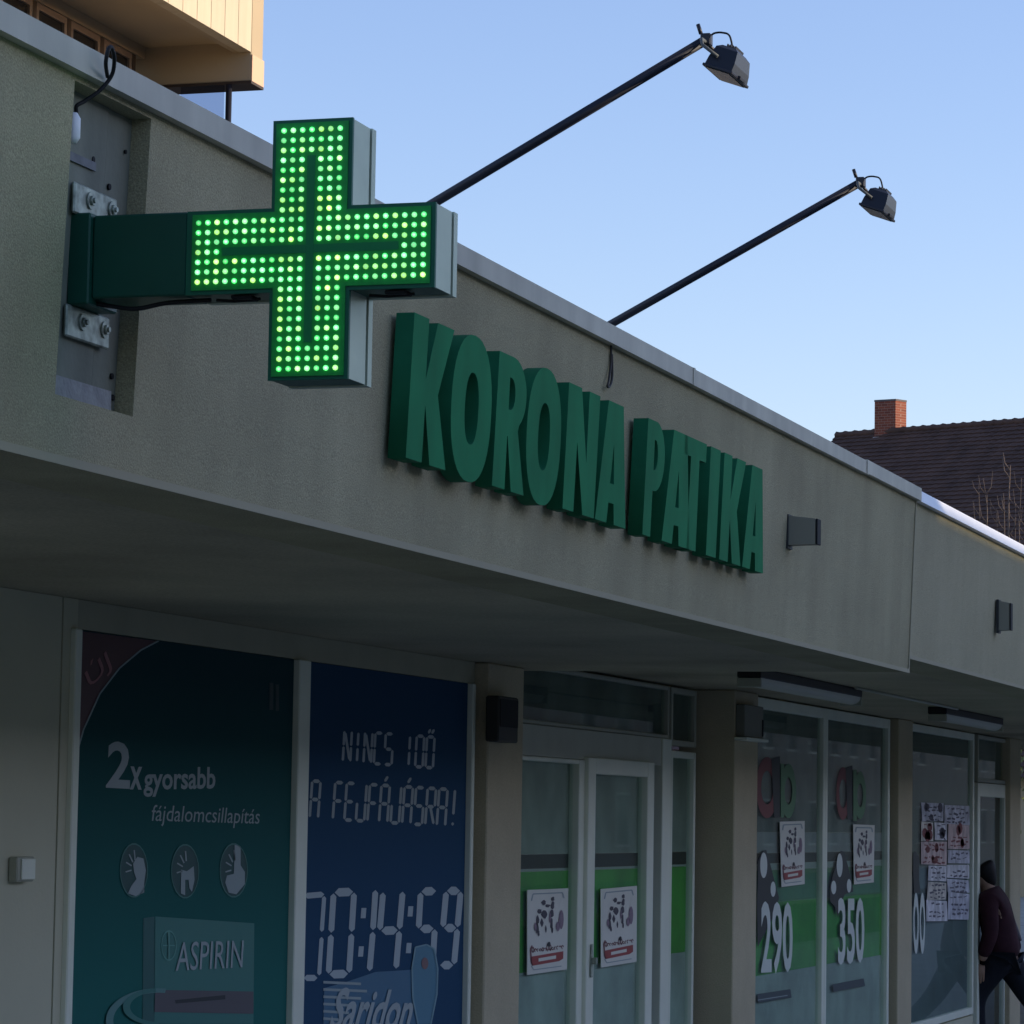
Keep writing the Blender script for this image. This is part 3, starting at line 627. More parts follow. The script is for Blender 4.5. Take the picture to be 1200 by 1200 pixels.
# ------------------------------------------------------------------ lettering on the fascia
SG = thing('shop_sign', fas(475, 540, .06), 'green raised lettering KORONA PATIKA on the grey fascia', 'sign')
def arc(cx_, cy, rx, ry, a0, a1, n=14): return [(cx_+rx*math.cos(R(a0+(a1-a0)*k/n)), cy+ry*math.sin(R(a0+(a1-a0)*k/n))) for k in range(n+1)]
def sup(cx_, cy, rx, ry, n=36, e=2.3):
    o = []
    for k in range(n):
        a = 2*math.pi*k/n; c, s_ = math.cos(a), math.sin(a)
        o.append((cx_+rx*abs(c)**(2/e)*(1 if c > 0 else -1), cy+ry*abs(s_)**(2/e)*(1 if s_ > 0 else -1)))
    return o
GL = {
 'K': [[(0, 0), (.02, 1), (.40, 1), (.39, .58), (.63, 1), (1.06, 1), (.72, .50), (1.02, 0), (.60, 0), (.41, .40), (.40, 0)]],
 'O': [sup(.5, .5, .5, .53), sup(.5, .5, .17, .26)],
 'R': [[(0, 0), (.02, 1), (.50, 1)]+arc(.50, .73, .47, .27, 85, -55)+[(.74, .46), (1.04, 0), (.61, 0), (.42, .40), (.40, .40), (.40, 0)], [(.40, .60), (.40, .84)]+arc(.46, .72, .14, .12, 90, -90, 8)],
 'N': [[(0, 0), (.01, 1), (.42, 1), (.67, .42), (.67, 1), (1.02, 1), (1, 0), (.63, 0), (.35, .56), (.34, 0)]],
 'A': [[(0, 0), (.26, 1), (.76, 1), (1.02, 0), (.62, 0), (.58, .17), (.41, .17), (.37, 0)], [(.43, .33), (.56, .33), (.50, .66)]],
 'P': [[(0, 0), (.02, 1), (.50, 1)]+arc(.50, .70, .5, .30, 85, -90)+[(.42, .40), (.42, 0)], [(.42, .58), (.42, .84)]+arc(.48, .71, .14, .13, 90, -90, 8)],
 'T': [[(.30, 0), (.31, .83), (0, .83), (0, 1), (1, 1), (1, .83), (.70, .83), (.71, 0)]],
 'I': [[(0, 0), (0, 1), (1, 1), (1, 0)]],
}
DEP = .044
lb, lt = fas(475, 536, DEP+.012).z, fas(486, 366, DEP+.012).z
def lx(u, v): return fas(u, v, DEP+.012).x
LET = [('K', lx(475.5, 536), lx(521, 552)), ('O', lx(528.5, 480), lx(575.5, 490)), ('R', lx(576.5, 570), lx(612, 583)), ('O', lx(617, 510), lx(657, 520)), ('N', lx(658.8, 602), lx(695.5, 612)), ('A', lx(697, 612), lx(732, 624)),
       ('P', lx(752.5, 631), lx(778.5, 548)), ('A', lx(775, 640), lx(806.5, 650)), ('T', lx(802.5, 520), lx(828, 530)), ('I', lx(827, 654), lx(838.5, 657)), ('K', lx(842.5, 660), lx(867, 668)), ('A', lx(869.5, 667), lx(893.5, 677))]
for ch, xa_, xb_ in LET:
    cu = bpy.data.curves.new('g', 'CURVE'); cu.dimensions = '2D'; cu.fill_mode = 'BOTH'; cu.extrude = DEP/2
    for k, poly in enumerate(GL[ch]):
        sp = cu.splines.new('POLY'); sp.points.add(len(poly)-1); sp.use_cyclic_u = True
        for i, (a, c) in enumerate(poly): sp.points[i].co = (xa_+(xb_-xa_)*a, lb+(lt-lb)*c, 0, 1)
    o = bpy.data.objects.new('g', cu); S.collection.objects.link(o); dg = bpy.context.evaluated_depsgraph_get(); dg.update()
    me = bpy.data.meshes.new_from_object(o.evaluated_get(dg)); bpy.data.objects.remove(o)
    for v in me.vertices:
        x, z, d = v.co; v.co = (x, YF-.012-DEP/2-TL*(z-ZB)-d, z)
    me.materials.clear(); me.materials.append(LETTERF); me.materials.append(LETTERS)
    for pl in me.polygons: pl.material_index = 0 if abs(pl.normal.y) > .9 else 1
    bm = bmesh.new(); bm.from_mesh(me); bmesh.ops.recalc_face_normals(bm, faces=bm.faces); bm.to_mesh(me); bm.free()
    for pl in me.polygons: pl.material_index = 0 if abs(pl.normal.y) > .9 else 1
    o = link('letter', me, None, SG)
    # stand-off pegs
for ch, xa_, xb_ in LET:
    x = xa_+(xb_-xa_)*(.2 if ch not in 'TI' else .5)
    for z in (lb+.05, lt-.05):
        b = MB(); b.tube([(x, YF-.0125-TL*(z-ZB), z), (x, YF+.004-TL*(z-ZB), z)], .008, 8); b.build('peg', STEEL, SG)
# ------------------------------------------------------------------ LED cross
XC = fas(105, 300).x
CY = (at(233, 296, 0, XC).y+at(497, 288, 0, XC).y)/2
CZ = (at(372, 152, 0, XC).z+at(360, 432, 0, XC).z)/2
PY = (at(233, 296, 0, XC).y-at(497, 288, 0, XC).y)/24
PZ = (at(372, 152, 0, XC).z-at(360, 432, 0, XC).z)/24
TH = at(537, 300, 1, at(511, 300, 0, XC).y).x-XC
print('cross', XC, CY, CZ, PY, PZ, 'thick', TH)
PX = thing('pharmacy_cross', (XC, YF, CZ), 'lit green LED pharmacy cross on an arm bracketed to the fascia', 'sign')
hw, L = 4.25*PY, 13.15*PY; hz, LZ = 4.25*PZ, 13.1*PZ
yin = YF+RD-.004
outline = [(CY+hw, CZ+hz), (CY+hw, CZ+LZ), (CY-hw, CZ+LZ), (CY-hw, CZ+hz), (CY-L, CZ+hz), (CY-L, CZ-hz), (CY-hw, CZ-hz), (CY-hw, CZ-LZ), (CY+hw, CZ-LZ), (CY+hw, CZ-hz)]
full = outline[:]+[(CY+L+PY*.2, CZ-hz), (CY+L+PY*.2, CZ+hz)]
def prism(b, pts, x0, x1, mi_side=0, caps=True):
    v0 = [b.b.verts.new((x0, y, z)) for y, z in pts]; v1 = [b.b.verts.new((x1, y, z)) for y, z in pts]; n = len(pts)
    for i in range(n):
        f = b.b.faces.new((v0[i], v0[(i+1) % n], v1[(i+1) % n], v1[i])); f.material_index = mi_side
    if caps: b.b.faces.new(v0); b.b.faces.new(v1[::-1])
def shrink(pts, d):
    o = []
    for y, z in pts:
        sy = -1 if y > CY else 1; sz = -1 if z > CZ else 1; o.append((y+sy*d, z+sz*d))
    return o
HALF = TH*.76
# aluminium band, front board, rear flange
b = MB(); prism(b, shrink(full, .0015), XC+.008, XC+HALF); o = b.build('casing', [ALU, GREENBOX], PX)
for pl in o.data.polygons: pl.material_index = 1 if pl.normal.z < -.5 else 0
b = MB(); prism(b, shrink(full, .006), XC+HALF+.0005, XC+HALF+.008); b.build('shadow_gap', BLACK, PX)
b = MB(); prism(b, full, XC+HALF+.0085, XC+TH); b.build('rear_flange', ALU, PX)
LEDB = mat('green_led_board', (.010, .30, .05), .5, var=.1, vscale=60)
b = MB(); prism(b, full, XC, XC+.0075); b.build('front_rim', mat('green_rim_paint', (.008, .12, .06), .5), PX)
def crossq(h_, l_, z_h, z_l): return [(CY+h_, CZ+z_h), (CY+h_, CZ+z_l), (CY-h_, CZ+z_l), (CY-h_, CZ+z_h), (CY-l_, CZ+z_h), (CY-l_, CZ-z_h), (CY-h_, CZ-z_h), (CY-h_, CZ-z_l), (CY+h_, CZ-z_l), (CY+h_, CZ-z_h), (CY+l_, CZ-z_h), (CY+l_, CZ+z_h)]
b = MB(); prism(b, crossq(3.85*PY, 12.7*PY, 3.85*PZ, 12.75*PZ), XC-.003, XC-.0005); b.build('led_board', LEDB, PX)
b = MB()
g0 = .42; e0 = 9.4
b.box(XC-.0042, XC-.0032, CY-g0*PY, CY+g0*PY, CZ-e0*PZ, CZ+e0*PZ)
for s_ in (-1, 1): b.box(XC-.0042, XC-.0032, min(CY+s_*g0*PY*1.02, CY+s_*e0*PY), max(CY+s_*g0*PY*1.02, CY+s_*e0*PY), CZ-g0*PZ, CZ+g0*PZ)
b.build('centre_groove', mat('green_groove', (.006, .20, .06), .5), PX)
# LED mesh, shared
LM = bpy.data.materials.new('green_led_lens'); LM.use_nodes = True; n = LM.node_tree; pb_ = n.nodes['Principled BSDF']
oi = n.nodes.new('ShaderNodeObjectInfo'); cr = n.nodes.new('ShaderNodeValToRGB')
cr.color_ramp.elements[0].color = (.05, .9, .14, 1); cr.color_ramp.elements[1].color = (.50, 1.0, .16, 1)
e = cr.color_ramp.elements.new(.5); e.color = (.20, 1.0, .34, 1)
ms = n.nodes.new('ShaderNodeMapRange'); ms.inputs[3].default_value = .35; ms.inputs[4].default_value = 1.0
n.links.new(oi.outputs['Random'], cr.inputs[0]); wn = n.nodes.new('ShaderNodeTexWhiteNoise'); wn.noise_dimensions = '1D'
n.links.new(oi.outputs['Random'], wn.inputs['W']); n.links.new(wn.outputs[0], ms.inputs[0])
# the hot centre of each lens
ge = n.nodes.new('ShaderNodeLayerWeight'); ge.inputs[0].default_value = .5
wm = n.nodes.new('ShaderNodeMix'); wm.data_type = 'RGBA'; wm.inputs[7].default_value = (.55, 1, .55, 1)
iv = n.nodes.new('ShaderNodeMath'); iv.operation = 'SUBTRACT'; iv.inputs[0].default_value = 1; n.links.new(ge.outputs['Facing'], iv.inputs[1])
pw_ = n.nodes.new('ShaderNodeMath'); pw_.operation = 'POWER'; pw_.inputs[1].default_value = 6; n.links.new(iv.outputs[0], pw_.inputs[0]); n.links.new(pw_.outputs[0], wm.inputs[0])
n.links.new(cr.outputs[0], wm.inputs[6])
n.links.new(wm.outputs[2], pb_.inputs['Emission Color']); n.links.new(ms.outputs[0], pb_.inputs['Emission Strength'])
pb_.inputs['Base Color'].default_value = (.05, .5, .2, 1); pb_.inputs['Roughness'].default_value = .25
b = MB(); r = .27*PY; rings = []
for k, (rr, xx) in enumerate(((1, 0), (1, -.5), (.75, -.95), (.35, -1.2))):
    rings.append([b.b.verts.new((xx*r, rr*r*math.cos(2*math.pi*i/8), rr*r*math.sin(2*math.pi*i/8))) for i in range(8)])
for a, c in zip(rings, rings[1:]):
    for i in range(8): b.b.faces.new((a[i], a[(i+1) % 8], c[(i+1) % 8], c[i])).smooth = True
b.b.faces.new(rings[-1])
bmesh.ops.recalc_face_normals(b.b, faces=b.b.faces)
lme = bpy.data.meshes.new('led'); b.b.to_mesh(lme); b.b.free(); lme.materials.append(LM)
base = Vector((XC, YF, CZ))
for i in range(-12, 13):
    for j in range(-12, 13):
        if not (abs(i) <= 3 or abs(j) <= 3): continue
        if (i == 0 and abs(j) <= 9) or (j == 0 and abs(i) <= 9): continue
        o = bpy.data.objects.new('led', lme); S.collection.objects.link(o); o.parent = PX
        o.location = Vector((XC-.003, CY+i*PY, CZ+j*PZ))-base
# arm box to the wall
m = MB(); m.box(XC+.001, XC+TH*.9, CY+L+PY*.21, YF-.02, CZ-hz, CZ+hz, bevel=.003); m.build('arm', GREENBOX, PX)
m = MB(); m.box(XC-.012, XC+TH*.95, YF-.0195, yin-.008, CZ-hz-.012, CZ+hz+.004, bevel=.003); m.build('wall_shoe', GREENBOX, PX)
m = MB(); zz = CZ-hz
m.tube(catmull([(XC+.03, YF-.01, zz-.004), (XC+.025, YF-.05, zz-.012), (XC+.025, YF-.1, zz-.018), (XC+.03, YF-.16, zz-.008), (XC+.04, YF-.24, zz-.004)]), .0045, 6)
m.build('cable', RUBBER, PX)
# underside clips
for u, v in ((287, 350), (467, 344)):
    p = at(u, v, 0, XC+.03); m = MB(); m.box(XC+.01, XC+.05, p.y-.02, p.y+.02, CZ-hz-.008, CZ-hz-.0005, bevel=.002)
    m.tube([(XC+.03, p.y+.055, CZ-hz-.006), (XC+.03, p.y+.02, CZ-hz-.009), (XC+.03, p.y-.03, CZ-hz-.006)], .003, 6)
    m.build('clip', BLACK, PX)
# wall plates with bolts
for (za, zb_) in ((CZ+hz+.002, CZ+hz+.060), (CZ-hz-.072, CZ-hz-.012)):
    yy = yb((za+zb_)/2)-.004
    m = MB(); m.box(XC-.028, fas(131, 240, -RD).x, yy-.008, yy, za, zb_, bevel=.003); m.build('wall_plate', STEEL, PX)
    for xx in (fas(98, 240, -RD).x, fas(124, 240, -RD).x):
        zc = (za+zb_)/2+(.004 if xx > XC else .002); m = MB()
        m.tube([(xx, yy-.008, zc), (xx, yy-.012, zc)], .016, 14); m.tube([(xx, yy-.012, zc), (xx, yy-.017, zc)], .0095, 6); m.tube([(xx, yy-.017, zc), (xx, yy-.021, zc)], .005, 8)
        m.build('bolt', STEEL, PX)
# cable from coping with white gland
t = thing('power_cable', fas(130, 62), 'black cable looped over the coping into the recess, ending in a white gland', 'cable')
pts = [fas(126, 90, .03), fas(124, 74, .045), fas(127, 58, .05), fas(131, 56, .05), fas(134, 70, .045), fas(131, 88, .035), fas(118, 105, .02), fas(100, 118, .0), fas(90, 124, -.01), fas(89.5, 132, -.012), fas(89, 142, -.012)]
m = MB(); m.tube(catmull(pts), .0038, 8); m.build('cable', RUBBER, t)
m = MB(); g = fas(86.5, 150, -.006); m.tube([g+Vector((0, 0, .028)), g+Vector((0, 0, .018)), g-Vector((0, 0, .018)), g-Vector((0, 0, .028))], [.006, .012, .012, .006], 12)
m.build('gland', mat('white_gland', (.9, .9, .9), .4), t)
# ------------------------------------------------------------------ floodlights on long arms
def flood(ub, vb, ue, ve, label):
    yb0 = YF+.10
    a = at(ub, vb, 1, yb0); xx = a.x
    e_ = at(ue, ve, 0, xx)                         # the arm stands square to the facade
    d = (a-e_).normalized(); a2 = a+d*.28
    sc = xx/7.5; sc = 1.0
    t = thing('floodlight', a2, label, 'floodlight', 'black floodlights on long arms over the parapet')
    m = MB(); m.tube([a2, e_], .0125, 12); m.build('pole', DARKM, t)
    m = MB(); m.box(xx-.04, xx+.04, a2.y-.04, a2.y+.04, ZT+.0105, a2.z+.01, bevel=.003); m.build('foot', DARKM, t)
    # clamp and stub
    o = e_-d*0
    m = MB(); m.obox(e_+Vector((0, -.002, .0)), (.013, 0, 0), (0, .013, 0), (0, 0, .015), bevel=.003)
    m.tube([e_+Vector((0, .012, .016)), e_+Vector((0, .02, .040))], .005, 6); m.build('clamp', DARKM, t)
    # head: hangs just below the tip, glass facing down and a little towards the wall
    fn = Vector((0, .34, -.94)).normalized(); up = Vector((0, -.94, -.34)).normalized(); wx, hu = .086, .035
    rc = e_+Vector((0, -.050, -.092)); hd = rc-fn*.02
    for s_ in (-1, 1):
        m = MB(); x_ = s_*(wx*.86+.007)
        m.tube([e_+Vector((0, -.002, -.006)), e_+Vector((x_*.8, -.006, -.012)), e_+Vector((x_, -.012, -.030)), hd+Vector((x_, .006, .012))], .0045, 6)
        m.build('yoke', mat('yoke_grey', (.09, .10, .10), .6) if s_ < 0 else DARKM, t)
    b = MB()
    def ringp(c, hx, h_): return [c+Vector((sx*hx, 0, 0))+up*(su*h_) for sx, su in ((-1, -1), (1, -1), (1, 1), (-1, 1))]
    secs = [(rc-fn*.064, wx*.60, hu*.50), (rc-fn*.056, wx*.74, hu*.80), (rc-fn*.026, wx*.86, hu*.97), (rc-fn*.006, wx*.93, hu*1.0)]
    rs = [[b.b.verts.new(p_) for p_ in ringp(*s_)] for s_ in secs]
    for r0, r1 in zip(rs, rs[1:]):
        for i in range(4): b.b.faces.new((r0[i], r0[(i+1) % 4], r1[(i+1) % 4], r1[i]))
    b.b.faces.new(rs[0]); b.b.faces.new(rs[-1][::-1])
    b.build('housing', mat('flood_black', (.02, .022, .03), .4), t)
    m = MB(); m.obox(rc-fn*.002, (wx, 0, 0), up*(hu+.004), fn*.0035, bevel=.0015)
    m.obox(rc-fn*.004+up*(hu+.006), (wx*.3, 0, 0), up*.004, fn*.004, bevel=.001); m.build('rim', DARKM, t)
    m = MB(); m.obox(rc+fn*.0024, (wx-.008, 0, 0), up*(hu-.005), fn*.0006); m.build('glass', DGLASS, t)
    m = MB()
    for k in range(4): m.obox(rc-fn*.068+up*(-.010+k*.007), (wx*.45, 0, 0), up*.0012, fn*.004)
    m.build('cooling_fins', DARKM, t)
    m = MB(); c0 = e_+Vector((0, -.010, .008))
    m.tube(catmull([c0, c0+Vector((0, -.012, .008)), c0+Vector((0, -.032, .008)), c0+Vector((0, -.050, -.002)), rc-fn*.058]), .0026, 6); m.build('cable', RUBBER, t)
    print('flood', a, e_, (a-e_).length)
flood(500, 243, 827, 47, 'black floodlight on a long arm, nearer of the two, rising from behind the cross')
flood(721, 377, 1008, 214, 'black floodlight on a long arm, farther of the two, above the lettering PATIKA')
# ------------------------------------------------------------------ rear building with balcony (top left)
SANDW = mat('sand_render', (.37, .30, .20), .85, var=.06, vscale=.8)
SANDL = mat('ribbed_sand_panel', (.47, .41, .30), .8, var=.05, vscale=.9, streak=.06)
YR = 15.0
c = at(293, 62, 1, YR); zbp = c.z                       # parapet lower edge at its far end
xe = at(305, 60, 1, YR).x
RB = thing('rear_building', (xe-15, YR+2, 0), 'taller sand coloured building behind the parapet with a projecting ribbed balcony', 'building')
zend = at(291, 95, 1, YR).z
yback = at(160, 64, 0, xe-.5)
xi = at(291, 80, 1, YR).x                               # inner face of the end wall
yw = at(170, 85, 0, xi).y
print('rear', c, xe, zend, xi, yw)
H = zbp+1.4
# ribbed parapet panels, one by one
pw = .42; x = xi-.005; k = 0
gx = []
while x > xi-16:
    boxo('parapet_panel', SANDL, RB, x-pw+.012, x-.0, YR-.03, YR+.12, zbp, H); x -= pw; k += 1
boxo('parapet_core', SANDW, RB, xi-16, xi-.006, YR+.02+.101, YR+.2, zbp+.001, H-.01)
boxo('balcony_floor', SANDW, RB, xi-16, xi-.002, YR+.201, yw-.001, zbp+.12, zbp+.3)
boxo('balcony_end_wall', SANDW, RB, xi, xe, YR-.035, yw+3, zend, H, bevel=.01)
boxo('lit_end_face', mat('sunlit_render_tone', (.55, .37, .25), .8), RB, xi+.001, xe+.012, YR-.05, YR-.036, zend-.001, zbp-.03)  # street face of the end wall, its sunlit pink put into the colour
boxo('dark_sill', mat('dark_sill_paint', (.04, .03, .025), .7), RB, xi-.02, xe+.01, YR-.05, yw, zend-.035, zend-.002)
# wall behind the balcony with a band of windows
zw1 = zbp+.10
boxo('wall', SANDW, RB, xi-16, xi-.001, yw, yw+.25, 0, zbp-1.6)
boxo('wall', SANDW, RB, xi-16, xi-.001, yw, yw+.25, zw1-.12, zbp+4)
x = xi-.35
while x > xi-15.5:
    wn = sub('window', RB); x0, x1_ = x-.82, x
    b = MB()
    for a_, c_, e1, e2 in ((x0, x0+.07, zbp-1.59, zw1-.125), (x1_-.07, x1_, zbp-1.59, zw1-.125), (x0+.071, x1_-.071, zw1-.2, zw1-.125), (x0+.071, x1_-.071, zbp-.75, zbp-.68)): b.box(a_, c_, yw+.02, yw+.1, e1, e2)
    b.build('frame', mat('brown_frame', (.22, .18, .15), .6), wn)
    boxo('pane', DGLASS, wn, x0+.07, x1_-.07, yw+.05, yw+.06, zbp-1.59, zw1-.2)
    boxo('pier', mat('dark_pier', (.06, .045, .035), .7), RB, x1_+.001, x1_+.099, yw+.015, yw+.12, zbp-1.59, zw1-.125)
    x -= .92
boxo('side_wall', SANDW, RB, xi-.3, xi-.002, yw+.26, yw+8, 0, zbp+4)
# downpipe and glass screen below the end wall
p = at(268, 115, 0, xi); q_ = at(212, 110, 0, xi)
m = MB(); m.tube([(xi, p.y, zend-.036), (xi, p.y, zend-2.5)], .04, 8); m.build('downpipe', DARKM, RB)
boxo('glass_screen', glassmat('screen_glass', (.70, .72, .78)), RB, xi-.01, xi+.01, p.y+.06, q_.y, zend-2.4, zend-.036)
# ------------------------------------------------------------------ distant tiled house
HX = 105.0
ra, rb = at(985, 511, 0, HX), at(1230, 492.5, 0, HX*.96)
print('roof', ra, rb)
TH_ = thing('tiled_house', (HX, (ra.y+rb.y)/2, 0), 'distant house with a dark brown tiled roof and brick chimney behind the shop row', 'house')
dr = (rb-ra).normalized(); rdx = dr.copy(); rdx.z = 0; rdx.normalize()
dn_ = Vector((-rdx.y, rdx.x, 0)); 
if dn_.x > 0: dn_ = -dn_
pit = R(42); slope = (dn_*math.cos(pit)+Vector((0, 0, -math.sin(pit)))); nrm = Vector((-slope.z*dn_.x, -slope.z*dn_.y, math.cos(pit)))
TILE = mat('brown_roof_tile', (.085, .048, .036), .8, var=.25, vscale=1.5, spec=.3)
ra2 = ra-dr*.15; LEN = (rb-ra2).length+12
# courses: lapped rows of tiles, waves along the row
b = bmesh.new(); rowh = .21; nrow = 76; step = .15; nn = int(LEN/step)
for r_ in range(nrow):
    top = ra2+slope*(r_*rowh); v0 = []; v1 = []; v2 = []
    for i in range(nn+1):
        wv = .022*math.sin(i*math.pi/1.0+.5)+random.uniform(-.004, .004); base_ = top+dr*(i*step)
        v0.append(b.verts.new(base_+nrm*(.02+wv))); v1.append(b.verts.new(base_+slope*(rowh+.03)+nrm*(.06+wv))); v2.append(b.verts.new(base_+slope*(rowh+.03)+nrm*(.0+wv)))
    for i in range(nn): b.faces.new((v0[i], v0[i+1], v1[i+1], v1[i])); b.faces.new((v1[i], v1[i+1], v2[i+1], v2[i]))
me = bpy.data.meshes.new('roof_tiles'); b.to_mesh(me); b.free(); o = link('roof_tiles', me, TILE, TH_); o['kind'] = 'stuff'
b = MB(); bk = -dn_*math.cos(pit)+Vector((0, 0, -math.sin(pit)))
A_, B_, C_, D_ = ra2-nrm*.05, ra2+dr*LEN-nrm*.05, ra2+dr*LEN+bk*15.8, ra2+bk*15.8
b.quad(A_, B_, C_, D_); E1, E2 = ra2+slope*15.9-nrm*.05, ra2+dr*LEN+slope*15.9-nrm*.05
b.quad(A_, D_, E1); b.quad(B_, E2, C_); b.quad(A_, E1, E2, B_); b.build('roof_frame', TILE, TH_)
b = MB(); b.tube([ra2+nrm*.03+dr*.1*i+Vector((0, 0, .03*(i % 4 == 0))) for i in range(int(LEN/.1))], .11, 6); b.build('ridge', TILE, TH_)
g0_ = [E1+dr*.3-dn_*.6, E2-dr*.3-dn_*.6, C_-dr*.3+dn_*.6, D_+dr*.3+dn_*.6]
b = MB(); 
for i in range(4):
    a_, c_ = g0_[i], g0_[(i+1) % 4]; b.quad((a_.x, a_.y, -.15), (c_.x, c_.y, -.15), (c_.x, c_.y, E1.z-.05), (a_.x, a_.y, E1.z-.05))
b.build('wall', SANDW, TH_)
# chimney
CHX = HX-1.0
BR = mat('red_brick', (.36, .12, .07), .9, var=.25, vscale=6, bump=.5, bscale=12); BRT = BR.node_tree
bt = BRT.nodes.new('ShaderNodeTexBrick'); bt.inputs['Scale'].default_value = 1.0; bt.inputs['Brick Width'].default_value = .25; bt.inputs['Row Height'].default_value = .08; bt.inputs['Mortar Size'].default_value = .008
bt.inputs['Color1'].default_value = (.24, .07, .04, 1); bt.inputs['Color2'].default_value = (.15, .045, .03, 1); bt.inputs['Mortar'].default_value = (.28, .17, .13, 1)
gg = BRT.nodes.new('ShaderNodeNewGeometry'); sx = BRT.nodes.new('ShaderNodeSeparateXYZ'); cb = BRT.nodes.new('ShaderNodeCombineXYZ'); ad = BRT.nodes.new('ShaderNodeMath')
BRT.links.new(gg.outputs['Position'], sx.inputs[0]); BRT.links.new(sx.outputs[0], ad.inputs[0]); BRT.links.new(sx.outputs[1], ad.inputs[1]); BRT.links.new(ad.outputs[0], cb.inputs[0]); BRT.links.new(sx.outputs[2], cb.inputs[1])
BRT.links.new(cb.outputs[0], bt.inputs['Vector']); BRT.links.new(bt.outputs[0], BRT.nodes['Principled BSDF'].inputs['Base Color'])
p0, p1, p2 = at(1025, 471, 0, CHX), at(1049, 470, 0, CHX), at(1065, 475, 0, CHX+2)
zc0 = at(1035, 545, 0, CHX).z
ax_ = Vector((0, p1.y-p0.y, 0)); 
ang = R(24)      # turned like the ridge
wch = abs(p1.y-p0.y)/math.cos(ang)
o1 = Vector((math.sin(ang), -math.cos(ang), 0)); o2 = Vector((math.cos(ang), math.sin(ang), 0))
# near face spans p0->p1 (towards -Y), the side runs away to the right
ch_c = Vector((CHX, p0.y, 0))
d_side = Vector((.80, -.60, 0)); d_front = Vector((-.35, -.94, 0)).normalized()
wf = abs(p1.y-p0.y)/.90; ws = wf*.95
cA = Vector((CHX, p0.y, 0)); cB = cA+Vector((-.25, -.97, 0)).normalized()*wf
dS = Vector((.97, -.25, 0))
# width of the side so that it reaches the photograph's right edge
tgt = at(1067, 490, 0, CHX+.8); ws = max(.5, (cB.y-tgt.y)/.25*.35)
dS = Vector((.86, -.51, 0)); ws = max(.4, (cB.y-tgt.y)/.51*.9)
cC = cB+dS*ws; cD = cA+dS*ws; zt_ = p0.z
def prism4(b, q4, z0, z1):
    lo = [b.b.verts.new((p_.x, p_.y, z0)) for p_ in q4]; hi = [b.b.verts.new((p_.x, p_.y, z1)) for p_ in q4]
    for i in range(4): b.b.faces.new((lo[i], lo[(i+1) % 4], hi[(i+1) % 4], hi[i]))
    b.b.faces.new(lo); b.b.faces.new(hi)
q4 = [cA, cB, cC, cD]; cen = (cA+cB+cC+cD)/4
gr = lambda k: [cen+(p_-cen)*k for p_ in q4]
b = MB(); prism4(b, q4, zc0, zt_); b.build('chimney', BR, TH_)
b = MB(); prism4(b, gr(1.03), zt_+.002, zt_+.06); b.build('chimney_cap', mat('chimney_cap_concrete', (.12, .11, .11), .9), TH_)
b = MB(); prism4(b, gr(1.10), at(1035, 519, 0, CHX).z, at(1035, 512, 0, CHX).z); b.build('chimney_flashing', mat('lead_flashing', (.34, .32, .32), .6), TH_)
# ------------------------------------------------------------------ bare tree in front of the tiled roof
TX = 62.0
BARK = mat('pale_bark', (.13, .10, .085), .9, var=.2, vscale=8)
bp = at(1172, 640, 0, TX)
BT = thing('bare_tree', (bp.x, bp.y, 0), 'leafless tree with thin pale upright twigs in front of the tiled roof', 'tree')
m = MB(); m.tube([(bp.x, bp.y, -.15), (bp.x, bp.y+.1, 2), (bp.x+.1, bp.y, 5), (bp.x, bp.y, bp.z-1.2)], [.16, .13, .09, .06], 8); m.build('trunk', BARK, BT)
top = Vector((bp.x, bp.y, bp.z-1.2)); rn = random.Random(3); m = MB()
tips = [(1184, 545, .035), (1176, 578, .025), (1152, 560, .022), (1147, 568, .018), (1157, 580, .018), (1190, 590, .016), (1168, 596, .015), (1197, 560, .018), (1205, 575, .016)]
for u, v, r_ in tips:
    e_ = at(u, v, 0, TX); s_ = top+Vector((rn.uniform(-.1, .1), rn.uniform(-.1, .1), rn.uniform(-.5, .4)))
    md = s_.lerp(e_, .45)+Vector((rn.uniform(-.1, .1), (e_.y-s_.y)*.35, -.12)); pts = catmull([s_, md, md.lerp(e_, .55)+Vector((0, rn.uniform(-.05, .05), .0)), e_], 5)
    m.tube(pts, [.75*r_*(1-.75*i/len(pts)) for i in range(len(pts))], 6)
    for k in range(4):
        i = rn.randrange(6, len(pts)-1); a_ = pts[i]; sd_ = rn.choice((-1, 1))
        m.tube([a_, a_+Vector((0, sd_*.10, .14)), a_+Vector((0, sd_*.13, .42*rn.uniform(.6, 1.1)))], [r_*.4, r_*.3, r_*.15], 5)
m.build('twigs', BARK, BT)
